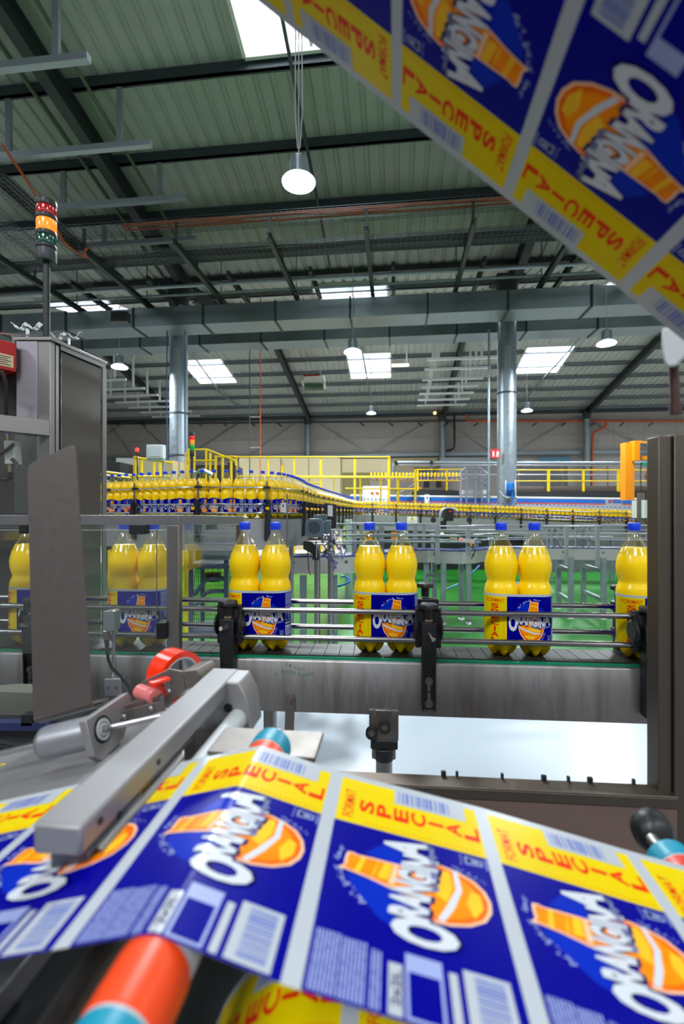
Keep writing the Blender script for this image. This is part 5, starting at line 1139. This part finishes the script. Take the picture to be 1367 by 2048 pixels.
# striped machine beam
t = thing('striped_beam', 'long white machine beam with a blue and red stripe above the far bottles', 'beam', P(1000, 1010, 14.5))
zz = lambda x, y0, y1: y0 + (y1 - y0) * (x - 720) / 565
def strip(x0, x1, o0, o1, dd, dp, m, nm):
    f = lambda x: 14.75 - .35 * (x - 720) / 565
    mb = MB(); mb.prism([P(x0, zz(x0, 989, 996) + o1, f(x0) - dd), P(x1, zz(x1, 989, 996) + o1, f(x1) - dd), P(x1, zz(x1, 989, 996) + o0, f(x1) - dd), P(x0, zz(x0, 989, 996) + o0, f(x0) - dd)], (0, dp, 0)); return part(mb, nm, m, t)
strip(700, 1284, 0, 26, 0, .2, mat('machine_grey', rgb(150, 152, 156), .5), 'beam_body'); strip(700, 1284, 0, 3, .012, .01, M['white'], 'top_edge'); strip(700, 848, 4, 11, .01, .01, mat('stripe_blue', rgb(20, 92, 176), .4), 'blue_stripe'); strip(858, 1210, 4.5, 11.5, .01, .01, MATS['stripe_blue'], 'blue_stripe'); strip(1244, 1282, 4.5, 11.5, .01, .01, MATS['stripe_blue'], 'blue_stripe')
strip(700, 1210, 12.5, 14, .01, .01, M['signred'], 'red_stripe'); strip(1244, 1282, 12.5, 14, .01, .01, M['signred'], 'red_stripe')
for k in range(5): strip(1225 + k * 3.6, 1227.8 + k * 3.6, 4, 11, .012, .01, MATS['stripe_blue'], 'lettering')
strip(1216, 1219, 5, 11, .012, .01, MATS['stripe_blue'], 'emblem'); strip(1219.5, 1223, 5, 11, .012, .01, M['signred'], 'emblem')
mb = boxd(849, 989, 858, 1006, 14.55, .05); o = solo(mb, 'white_plate', M['white'], 'small white plate with a dark dot on the striped beam', 'plate'); part(boxd(852.6, 994, 855.4, 998, 14.545, .004), 'dot', M['bluedark'], o)
mb = boxd(1279, 985, 1289, 1167, 9.3, .1); solo(mb, 'grey_post', M['steel_dull'], 'grey steel post crossing the far conveyor near the right edge', 'post')
# walkway with pipes and platform
mb = boxd(832, 981, 922, 1111, 15.2, 1.0); solo(mb, 'walkway', M['dark'], 'black walkway edge left of the column with the fire sign', 'walkway')
mb = boxd(1016, 983, 1330, 1111, 15.2, 1.0); solo(mb, 'walkway', M['dark'], 'long black walkway edge right of the column with the fire sign', 'walkway')
mb = boxd(1016, 972, 1330, 982, 15.6, .4); solo(mb, 'conveyor_side', M['steel_dull'], 'grey conveyor side on the walkway right of the column with the fire sign', 'conveyor')
mb = boxd(740, 962, 925, 980, 15.7, .4); o = solo(mb, 'conveyor_side', M['steel_dull'], 'grey conveyor side carrying tiny bottles left of the column with the fire sign', 'conveyor')
for x in (848, 872): part(boxd(x, 962, x + 10, 974, 15.65, .1), 'drive_box', M['black'], o)
part(boxd(836, 974, 843, 979, 15.66, .05), 'amber_lamp', M['orange'], o)
rn = random.Random(8); k = 0
for x in [742 + 7.1 * i for i in range(26)]:
    if x > 925: break
    o = copy_tree(far_b); q = P(x, 962, 15.85); o.location = q; o.rotation_euler = (0, 0, rn.uniform(0, 6)); tag(o, 'tiny far bottle in the row on the walkway conveyor behind the yellow rails', 'bottle', 'tiny bottles on the walkway conveyor')
t = thing('grey_pipes', 'pair of long grey pipes with stands above the walkway', 'pipes', P(1050, 990, 16.4))
for y, r, m in ((925, .055, M['galv']), (929.5, .03, M['alu']), (948.5, .022, M['alu'])):
    mb = MB(); x0 = 785 if y < 940 else 806
    pts = [P(x0 + .5, y + 34, 16.4), P(x0 + .5, y + 8, 16.4), P(x0 + 3, y + 2.5, 16.4), P(x0 + 8, y, 16.4), P(1400, y + 1.5, 15.6)] if y < 940 else [P(x0, y + 4, 16.4), P(x0 + 4, y, 16.4), P(1400, y + 2, 15.6)]
    mb.tube(pts, r, 10); part(mb, 'pipe', m, t)
for x in (791, 862, 950, 1036, 1124, 1214, 1293):
    mb = MB(); mb.bar(P(x, 984, 16.3), P(x, 922, 16.3), .04, .04); part(mb, 'stand', M['steel_dull'], t)
    mb = MB(); mb.box(P(x, 925, 16.25), (.1, .1, .09)); part(mb, 'pipe_clamp', M['black'], t)
mb = MB(); mb.cyl(P(949, 925, 16.2), P(949, 928, 16.2), .05, n=12); part(mb, 'valve', M['orange'], t)
t = rails('stair_rail', 'grey steel stair railing left of the column with the fire sign', 'railing', [(921, 942, 992, 3), (932, 936, 985), (950, 936, 985), (963, 938, 990), (974, 950, 996)], [(921, 942, 930, 936), (930, 936, 958, 936), (958, 936, 978, 949), (921, 958, 960, 958), (960, 950, 980, 962), (960, 962, 980, 974)], M['alu'], .045, 14.3, ground=True)
mb = boxd(926, 980, 972, 988, 14.6, .5); part(mb, 'tread', M['lgrey'], t)
mb = MB(); mb.prism([P(798, 986, 14.2), P(830, 966, 14.2), P(830, 978, 14.2), P(812, 990, 14.2)], (0, .3, 0)); solo(mb, 'steel_chute', M['steel'], 'slanting steel chute behind the yellow corner post', 'chute')
# lower wall windows and blue glazing behind the walkway
mb = MB(); mb.prism([PA(1078, 922, 34.5), PA(1142, 922, 34.5), PA(1142, 914, 34.5), PA(1078, 914, 34.5)], EA * .1); solo(mb, 'blue_window_band', mat('blue_glazing', rgb(90, 140, 170), .3), 'narrow band of blue glazing on the far wall behind the walkway', 'window')
mb = boxd(830, 935, 872, 1068, 30, .6); solo(mb, 'dark_machine', M['dark'], 'dark far machine behind the left walkway handrail', 'machine')
mb = boxd(1018, 925, 1135, 1069, 29, .6); solo(mb, 'dark_machine', mat('dim_machine', rgb(82, 84, 86), .6), 'dim far machine behind the right walkway handrail', 'machine')
mb = boxd(880, 915, 975, 1066, 31, .5); solo(mb, 'grey_machine', M['grey'], 'grey far machine left of the column with the fire sign', 'machine')
# orange jib crane with hoist
t = thing('jib_crane', 'orange jib crane with a green hoist near the right edge', 'crane', P(1259, 1000, 12.0))
part(boxd(1250, 885, 1268, 1000, 12.0, .22), 'column', M['orange'], t); part(boxd(1268, 881, 1279, 921, 11.9, .2), 'pivot', M['orange'], t)
mb = MB(); mb.bar(P(1279, 916, 12.0), P(1420, 917, 11.9), .10, .09); part(mb, 'arm', M['orange'], t); mb = MB(); mb.bar(P(1279, 884, 12.0), P(1420, 894, 11.9), .04, .045); part(mb, 'tie_bar', M['orange'], t)
part(boxd(1287, 924, 1302, 931, 11.9, .12), 'hoist', mat('green_hoist', rgb(0, 140, 116), .4), t); part(boxd(1298, 928, 1303, 940, 11.88, .1), 'hoist_motor', M['black'], t)
mb = MB(); mb.tube([P(1294, 930, 11.9), P(1294, 942, 11.9)], .02, 8); mb.tube([P(1292, 942, 11.9), P(1290, 952, 11.9), P(1294, 960, 11.9), P(1298, 951, 11.9), P(1296, 942, 11.9)], .03, 8); part(mb, 'hook', mat('rusty_brown', rgb(110, 70, 56), .6), t)
mb = MB(); mb.tube([P(1281, 925, 11.9), P(1280, 955, 11.9), P(1282, 985, 11.9)], .012, 6); part(mb, 'cable', M['rubber'], t)
# hose reel, fire sign, pole beside the right column
t = thing('hose_reel', 'steel hose reel with blue hose mounted on the column with the fire sign', 'hose reel', P(1020, 1003, 13.0)); ax = Vector((.93, -.37, 0)).normalized(); c = P(1020, 981, 13.0)
for s in (-.12, .12):
    mb = MB(); mb.cyl(c + ax * s, c + ax * (s + .02), .285, n=32); part(mb, 'flange', M['lgrey'], t)
mb = MB()
for k in range(5): mb.ring(c + ax * (-.10 + .04 * k), ax, .15, .215 - .01 * (k % 2), .038, 28)
part(mb, 'hose', M['bluehose'], t); mb = MB(); mb.tube([P(1024, 985, 12.7), P(1024, 1000, 12.7), P(1021, 1012, 12.7)], .025, 8); part(mb, 'hose_end', M['bluehose'], t)
mb = MB(); mb.tube([P(1000, 983, 13.3), P(1006, 992, 13.0), P(1014, 996, 12.8), P(1032, 995, 12.8)], .04, 10); part(mb, 'bracket', M['galv'], t)
t = thing('fire_sign', 'red fire extinguisher sign on the right thick column', 'sign', P(990, 915, 13.3))
part(boxd(981, 898, 999, 916, 13.3, .01), 'board', M['signred'], t)
part(boxd(984.5, 902.5, 987.8, 913, 13.295, .004), 'pictogram', M['white'], t)
mb = MB()
for k in range(4): mb.prism([P(991 + k * 1.6, 914, 13.295), P(991.8 + k * 1.6, 914, 13.295), P(994 + k * 1.2, 901 + (k % 2) * 3, 13.295), P(993 + k * 1.2, 901 + (k % 2) * 3, 13.295)], (0, .003, 0))
part(mb, 'pictogram', M['white'], t)
mb = MB(); mb.tube([P(977, 660, 13.2), P(977, 1124, 13.2)], .03, 10); solo(mb, 'conduit', M['galv'], 'thin vertical grey conduit left of the column with the fire sign', 'pipe')
for x, lab in ((334, 'thin blue cable on the left side of the left thick column'), (370, 'thin blue cable on the right side of the left thick column')):
    mb = MB(); mb.tube([P(x, 662, 12.9), P(x - 1, 800, 12.9), P(x + 1, 945, 12.9), P(x + 1, 1127, 12.9)], .018, 6); solo(mb, 'cable', mat('blue_cable', rgb(50, 90, 140), .5), lab, 'cable')
# camera box on the far conveyor with grey hose
t = thing('inspection_head', 'black inspection head with a grey hose over the far conveyor', 'machine', P(898, 1045, 9.4))
part(boxd(889, 1018, 907, 1042, 9.4, .2), 'head_body', M['black'], t, bevel=.02); part(boxd(897, 1021, 903, 1024, 9.39, .01), 'label_patch', M['signred'], t)
mb = MB(); mb.tube(catmull([P(878, 1062, 9.4), P(879, 1035, 9.4), P(884, 1020, 9.4), P(897, 1016, 9.4), P(910, 1019, 9.4), P(913, 1028, 9.4)], .05), .022, 8); part(mb, 'hose', M['alu'], t)
part(boxd(882, 1042, 892, 1062, 9.45, .1), 'foot', M['black'], t); mb = MB(); mb.lathe([(.005, 0), (.035, .01), (.035, .05)], P(883, 1069, 9.3), 14, R=Vector((0, -1, 0)).to_track_quat('Z', 'Y').to_matrix()); part(mb, 'lamp', mat('warm_lamp', rgb(255, 200, 120), .3, emit=3), t)
for x, lab in ((866, 'round black sensor left of the black inspection head'), (938, 'round black sensor right of the black inspection head')):
    mb = MB(); mb.cyl(P(x, 1040, 9.4), P(x, 1040, 9.6), .055, n=16); solo(mb, 'round_sensor', M['black'], lab, 'sensor')
# second signal tower, screen box, red lamp
q = P(384, 0, 8.0); f = lambda y: P(0, y, 8.0).z
beacon((q.x, q.y, 0), .040, [(f(872), f(865), M['black'], 'collar'), (f(880), f(872), mat('red_lens_b', rgb(214, 24, 20), .2, emit=.3), 'red_lamp'), (f(889), f(880), mat('orange_lens_b', rgb(240, 120, 10), .2, emit=.25), 'amber_lamp'), (f(901), f(889), mat('green_lens_b', rgb(0, 130, 50), .2, emit=.15), 'green_lamp'), (f(912), f(901), M['black'], 'base')], .02, 'far signal tower with red, amber and green lamps behind the raised bottles', False)
t = thing('screen_box', 'pale grey control box on an arm left of the left thick column', 'box', P(311, 921, 8.2))
part(boxd(292, 889, 326, 917, 8.2, .14), 'box_body', M['lgrey'], t, bevel=.008); part(boxd(296, 893, 322, 913, 8.19, .012), 'front_panel', mat('pale_panel', rgb(168, 178, 182), .4), t); part(boxd(293, 917, 326, 921, 8.22, .1), 'tray', mat('green_grey_cabinet', rgb(150, 166, 158)), t)
mb = MB(); mb.tube([P(327, 905, 8.3), P(327, 1184, 8.3)], .02, 8); part(mb, 'arm', M['galv'], t)
t = thing('red_warning_lamp', 'small lit red lamp on a thin stem left of the pale control box', 'lamp', P(274, 925, 9.5))
mb = MB(); mb.lathe([(.03, 0), (.035, .02), (.035, .05), (.02, .075)], P(274, 903, 9.5), 16); part(mb, 'lens', mat('red_led', rgb(255, 40, 40)), t); mb = MB(); mb.tube([P(274, 903, 9.5), P(274, 1164, 9.5)], .012, 8); part(mb, 'stem', M['black'], t)
mb = MB(); mb.tube(catmull([P(385, 1228, 6.5), P(386, 1100, 6.5), P(388, 955, 6.5), P(396, 945, 6.5), P(402, 938, 6.5), P(410, 942, 6.5), P(430, 952, 6.5)], .05), .03, 10); solo(mb, 'flexible_hose', M['chrome'], 'shiny flexible hose arching behind the raised bottles', 'hose')
# ------------------------------------------------------------------ under the roof
def lamp(px, py, wpx, d, label, top):
    """high-bay lamp: finned housing, bowl, cord"""
    r = wpx * d / F / 2; o = P(px, py, d)                  # py: centre of the bowl rim
    t = thing('pendant_lamp', label, 'lamp', o)
    prof = [(r * .96, 0), (r, r * .06), (r * .95, r * .13), (r * .78, r * .24), (r * .58, r * .34), (r * .46, r * .40)]
    mb = MB(); mb.lathe([(r * .02, -r * .16)] + [(r * q, -r * .16 + r * .15 * q * q) for q in (.4, .7, .9, .95)], o, 28); part(mb, 'diffuser', mat('lamp_glow', rgb(255, 255, 255), .4, emit=16, emitcol=(.82, .95, 1, 1)), t)
    mb = MB(); mb.lathe(prof, o, 28, close=False); part(mb, 'shade', mat('lamp_shade', rgb(235, 240, 242), .35, trans=0, emit=1.6, emitcol=(.8, .93, 1, 1)), t)
    mb = MB(); R = r * .46; mb.lathe([(R, r * .38), (R, r * 1.40), (R * .7, r * 1.52), (R * .2, r * 1.6)], o, 24)
    for k in range(16): a = 2 * pi * k / 16; mb.box(o + Vector((cos(a) * R * 1.05, sin(a) * R * 1.05, r * .95)), (R * .16, R * .05, r * .85), Matrix.Rotation(a, 3, 'Z'))
    part(mb, 'housing', M['galv'], t)
    mb = MB(); e = o + Z * (r * 1.6); zt_ = roof_z(o.x * sin(YAW) + o.y * cos(YAW)) - .02
    mb.tube([e, Vector((e.x, e.y, zt_))], max(.008, r * .03), 6)
    if wpx > 50:
        for s in (-.05, .05): mb.tube([e + Vector((s * .3, 0, .1)), e + Vector((s, 0, .6)), Vector((e.x + s * .4, e.y, zt_))], .009, 6)
    part(mb, 'cord', M['lgrey'], t)
    l = bpy.data.lights.new('lamp_light', 'AREA'); l.shape = 'DISK'; l.size = r * 1.8; l.energy = 380 if d < 8 else 420; l.color = (.86, .95, 1)
    lo = bpy.data.objects.new('lamp_light', l); COL.objects.link(lo); lo.parent = t; lo.location = (0, 0, -r * .2)
lamp(597, 366, 68, 6.3, 'near hanging lamp shining bright below the open skylight', 165)
lamp(1212, 688, 37, 11.5, 'hanging lamp at upper right next to the upper label web', 640)
lamp(705, 705, 36, 12.3, 'hanging lamp in front of the middle far skylight', 655)
lamp(239, 735, 32, 13.6, 'hanging lamp above the left cabinet roof edge by the left hangers', 655)
lamp(742, 827, 19, 22.5, 'small far hanging lamp below the middle far skylight', 780)
lamp(1053, 822, 22, 20.0, 'small far hanging lamp below the right far skylight', 770)
# T-shaped channel hangers under the purlins
def hanger(a, cs, c0, c1, label, z=8.3):
    t = thing('channel_hanger', label, 'hanger', B((c0 + c1) / 2, a, z), 'ceiling hangers')
    mb = MB(); mb.bar(B(c0, a, z), B(c1, a, z), .11, .11); part(mb, 'cross_channel', M['galvlit'] if a > 15 else mat('near_channel', rgb(156, 166, 176), .5, .3), t)
    for c in cs:
        mb = MB(); mb.bar(B(c, a + .06, z), B(c, a + .06, roof_z(a) - .12), .10, .08); part(mb, 'drop_channel', M['galvlit'] if a > 15 else MATS['near_channel'], t)
for i, a in enumerate((6.74, 8.44, 9.98, 11.5)): hanger(a, (-5.2, -7.5), -8.3, (-4.62, -4.54, -4.54, -5.0)[i], '%s of the dark T shaped hangers at upper left' % ('nearest', 'second', 'third', 'farthest')[i])
for i, a in enumerate((21.8, 23.3, 25.1, 26.62, 28.14, 29.66, 31.18)): hanger(a, (1.95, 3.85), 1.4, 4.5, 'pale ceiling hanger left of the right thick column, %s from the top' % ORD[i])
for i, a in enumerate((23.3, 25.1, 26.62, 28.14, 29.66, 31.18, 32.7)): hanger(a, (-14.6, -16.9), -17.5, -13.9, 'pale ceiling hanger left of the left thick column, %s from the top' % ORD[i])
# cable trays with cross beams, hung level at 7.3 m
TZ = 7.3
for i, c in enumerate((-9.0, -6.9, -4.75, -2.65, -.6, 1.57, 3.7, 5.8)):
    t = thing('tray_support', 'dark beam under the cable trays, %s from the left' % ORD[i], 'beam', B(c, 11.5, TZ - .1), 'beams under the cable trays')
    mb = MB(); ibeam(mb, B(c, 9.75, TZ - .08), B(c, 13.3, TZ - .08), .09, .12); part(mb, 'beam_body', M['beamd'], t)
    mb = MB(); ibeam(mb, B(c + .55, 11.6, TZ + .12), B(c + .55, 13.4, TZ + .12), .09, .12); part(mb, 'beam_body', M['beamd'], t)
    mb = MB(); mb.bar(B(c, 9.9, TZ - .08), B(c, 9.9, TZ + .42), .05, .05); part(mb, 'hanger_rod', M['beamd'], t); mb = MB(); mb.bar(B(c, 11.0, TZ - .08), B(c, 11.0, TZ + .42), .05, .05); part(mb, 'hanger_rod', M['beamd'], t); mb = MB(); mb.bar(B(c, 12.6, TZ), B(c, 12.6, roof_z(12.6) - .1), .02, .02); part(mb, 'hanger_rod', M['beamd'], t)
def tray(p0, p1, w, label, m, h=.09, step=.12):
    d = (p1 - p0).normalized(); r = d.cross(Z).normalized(); t = thing('cable_tray', label, 'cable tray', (p0 + p1) / 2)
    mb = MB()
    for k in range(7): mb.bar(p0 + r * (w * (k / 6 - .5)), p1 + r * (w * (k / 6 - .5)), .008, .008)
    for s in (-.5, .5):
        for q in (.5, 1): mb.bar(p0 + r * w * s + Z * h * q, p1 + r * w * s + Z * h * q, .008, .008)
    part(mb, 'long_wires', m, t)
    mb = MB(); L = (p1 - p0).length; k = 0
    while k < L:
        a = p0 + d * k; mb.bar(a - r * w / 2, a + r * w / 2, .006, .006)
        for s in (-.5, .5): mb.bar(a + r * w * s, a + r * w * s + Z * h, .006, .006)
        k += step
    part(mb, 'cross_wires', m, t); return t
TM = mat('tray_wire', rgb(96, 106, 110), .45, .6)
tray(B(-12, 10.05, TZ + .4), B(9, 10.05, TZ + .4), .42, 'wire cable tray carrying the orange cables below the roof', TM)
tray(B(-12, 11.0, TZ + .25), B(9, 11.0, TZ + .25), .5, 'middle wire cable tray behind the orange cables', TM)
tray(B(-12, 10.5, TZ + .02), B(9, 10.5, TZ + .02), .4, 'lowest wire cable tray on the dark beams', TM)
tray(B(-7.45, 5.2, TZ + .35), B(-7.45, 12.0, TZ + .3), .45, 'wire cable tray running toward the camera at upper left', TM)
tray(B(-8.3, 5.2, TZ + .2), B(-8.3, 12.0, TZ + .15), .45, 'outer wire cable tray running toward the camera at the left edge', TM)
for k, (a, z, r, m, lab) in enumerate(((11.9, TZ + .02, .045, M['galv'], 'grey pipe below the cable trays'), (12.3, TZ - .02, .035, M['galv'], 'thin grey pipe behind the cable trays next to the air duct'), (11.5, TZ + .45, .04, M['beamd'], 'dark pipe behind the orange cables'))):
    mb = MB(); mb.tube([B(-12, a, z), B(10, a, z)], r, 8); solo(mb, 'ceiling_pipe', m, lab, 'pipe')
t = thing('orange_cables', 'thick bundle of orange cables lying in the front cable tray', 'cables', B(0, 10.05, TZ + .45))
for k, (da, dz) in enumerate(((-.06, .0), (.0, .05), (.05, .0), (-.12, .01), (.11, .02))):
    pts = [B(-6.05, 10.05 + da, TZ + .46 + dz)] + [B(-5.5 + 1.0 * j, 10.05 + da + .02 * sin(j * 1.7 + k), TZ + .46 + dz + .015 * sin(j * 2.3 + k * 2)) for j in range(15)]
    mb = MB(); mb.tube(pts, .019, 8); part(mb, 'cable', mat('dull_orange_cable', rgb(176, 84, 44), .6), t)
for k in range(2):
    mb = MB(); mb.tube(catmull([P(172 + 4 * k, 496, 9.9), P(166 + 3 * k, 508, 9.8), P(176 + 2 * k, 520, 9.8), P(160 + 3 * k, 510, 9.7), P(130, 485 + 4 * k, 9.5), P(112, 455 + 5 * k, 9.2), P(72, 390 + 4 * k, 8.8), P(44, 345 + 4 * k, 8.5), P(-10, 268 + 4 * k, 8)], .15), .012, 8); part(mb, 'cable', MATS['dull_orange_cable'], t)
for k in range(4):
    mb = MB(); mb.tube(catmull([B(-7.6 + .1 * k, 5.3, TZ + .40), B(-7.55 + .1 * k, 8, TZ + .38), B(-7.6 + .1 * k, 10, TZ + .37), B(-7.5 + .1 * k, 11.9, TZ + .34)], .3), .03, 8); solo(mb, 'black_cable', M['rubber'], 'black cable in the wire tray running toward the camera at upper left', 'cable', 'black cables in the left tray')
for k in range(7):
    a, z = (10.9 + .06 * k, TZ + .28) if k < 4 else (10.4 + .08 * (k - 4), TZ + .05)
    mb = MB(); mb.tube([B(-12 + 1.5 * j, a + .02 * sin(j * 1.3 + k), z + .012 * sin(j * 1.9 + k)) for j in range(15)], .022, 7); solo(mb, 'black_cable', M['rubber'], 'black cable lying in a wire tray across the hall below the roof', 'cable', 'black cables in the trays across the hall')
# pipes following the near rafter, conduits to the lamps
for c, r, m, lab in ((-6.85, .04, mat('dull_green_pipe', rgb(92, 104, 84), .5), 'thin greenish pipe left of the near rafter at upper left'), (-5.75, .035, MATS['dull_green_pipe'], 'thin greenish pipe right of the near rafter at upper left'), (-1.85, .035, M['beam'], 'dark conduit along the roof above the near lamp')):
    mb = MB(); mb.tube([B(c, 5, roof_z(5) - .28), B(c, 13.4, roof_z(13.4) - .28)], r, 8); solo(mb, 'roof_pipe', m, lab, 'pipe')
for pts, lab in ((((719, 672), (742, 806)), 'thin conduit leading down to the small far lamp in the middle'), (((1172, 662), (1056, 790), (1010, 815)), 'thin conduit slanting across the right far skylight'), (((372, 690), (440, 786), (478, 812)), 'pale conduit slanting below the left far skylight')):
    mb = MB(); mb.tube([PR(*q, .36) for q in pts], .05, 8); solo(mb, 'conduit', M['galv'], lab, 'pipe')
t = thing('hanging_ladder', 'tall thin cable ladder with one orange line hanging left of the middle rafter', 'ladder', P(510, 940, 15.6))
mb = MB(); mb.tube([Vector((P(499, 0, 15.6).x, 15.6, roof_z(15.2) - .1)), P(499, 990, 15.6)], .018, 6); part(mb, 'side_rail', M['beam'], t); mb = MB(); mb.tube([Vector((P(521, 0, 15.6).x, 15.6, roof_z(15.2) - .1)), P(520, 990, 15.6)], .016, 6); part(mb, 'side_rail', M['orangepipe'], t, 'orange side line')
for y in (713, 773, 834, 895):
    mb = MB(); mb.bar(P(499, y, 15.6), P(521, y, 15.6), .025, .025); part(mb, 'rung', M['lgrey'], t)
t = thing('heater_unit', 'white ceiling heater unit below the middle far roof', 'heater', P(626, 775, 26))
mb = MB(); mb.prism([P(x, y, 26) for x, y in ((607, 752), (648, 751), (651, 770), (640, 774), (612, 772), (602, 765), (601, 757))], (0, .8, 0)); part(mb, 'casing', M['white'], t, bevel=.04)
mb = boxd(608, 766, 646, 775, 25.95, .6); part(mb, 'outlet', mat('dull_green_grille', rgb(60, 90, 64), .6), t); mb = boxd(602, 752, 607, 760, 25.95, .1); part(mb, 'badge', M['tan'], t)
mb = boxd(606, 749, 640, 752, 26.1, .5); part(mb, 'top_strip', M['signred'], t)
mb = MB()
for x in (612, 640): mb.tube([P(x, 752, 26.3), Vector((P(x, 752, 26.3).x, 26.3, roof_z(26.0) - .02))], .012, 6)
part(mb, 'hanger_rod', M['galv'], t)
t = thing('tube_lamp', 'lit tube lamp hanging right of the middle far skylight', 'lamp', P(800, 735, 20))
mb = MB(); mb.bar(P(783, 731, 20), P(817, 730, 20), .1, .1); part(mb, 'tube', mat('warm_tube_glow', rgb(255, 236, 210), .4, emit=2.0), t)
mb = MB(); mb.tube([P(813, 729, 20), Vector((P(813, 0, 20).x, 20, roof_z(20.2) - .06))], .03, 6); part(mb, 'rod', M['lgrey'], t)
# pipes and bracing on the far wall
t = thing('orange_wall_pipe', 'orange pipe running along the far wall on the right', 'pipe', P(1150, 960, 33.6))
mb = MB(); mb.tube([PA(932, 812, 34.4), PA(932, 838, 34.4), PA(935, 842, 34.4), PA(1420, 842, 34.4)], .075, 8); part(mb, 'pipe', M['orangepipe'], t)
mb = MB(); mb.tube([PA(1212, 842, 34.3), PA(1211, 852, 34.3), PA(1200, 859, 34.3), PA(1186, 866, 34.3), PA(1184, 876, 34.3), PA(1182, 972, 34.3)], .08, 8); part(mb, 'drop_pipe', M['orangepipe'], t)
mb = MB(); mb.tube([PA(205, 848, 34.5), PA(932, 842, 34.5)], .06, 8); t = solo(mb, 'wall_pipe', M['beam'], 'dark pipe running along the far wall on the left', 'pipe')
for k, (x0, x1) in enumerate(((205, 262), (262, 345), (262 + 12, 205 - 60), (611, 500), (611, 740), (876, 742), (876, 990), (1152, 1020), (1152, 1330), (500, 380))):
    mb = MB(); p, q = PA(x0, 832, 34.66), PA(x1, 908, 34.66); mb.bar(p, q, .05, .05); solo(mb, 'wall_brace', M['galv'], 'thin diagonal brace on the far grey wall', 'brace', 'diagonal braces on the far wall')
for k, x in enumerate((230, 282, 395, 445, 502, 555, 720, 778, 836, 895, 955, 1013, 1072, 1130, 1188, 1246, 1304)):
    s = -8 if x > 850 else 8; mb = MB(); mb.bar(PA(x, 846, 34.4), PA(x + s, 852, 33.2), .07, .07); solo(mb, 'pipe_bracket', M['beam'], 'short dark bracket arm on the far wall pipe', 'bracket', 'bracket arms on the far wall pipe')
mb = MB(); mb.tube(catmull([PA(908, 828, 34.2), PA(908, 890, 34.2), PA(904, 899, 34.2), PA(888, 902, 34.2)], .3), .07, 8); solo(mb, 'black_cable', M['black'], 'thick black cable hanging on the far wall right of the middle wall column', 'cable')
mb = MB(); mb.cyl(P(869, 826, 33), P(869, 826, 33.1), .11, n=16); solo(mb, 'wall_lamp', mat('warm_lamp', rgb(255, 200, 120)), 'small lit round lamp at the top of the middle wall column', 'lamp')
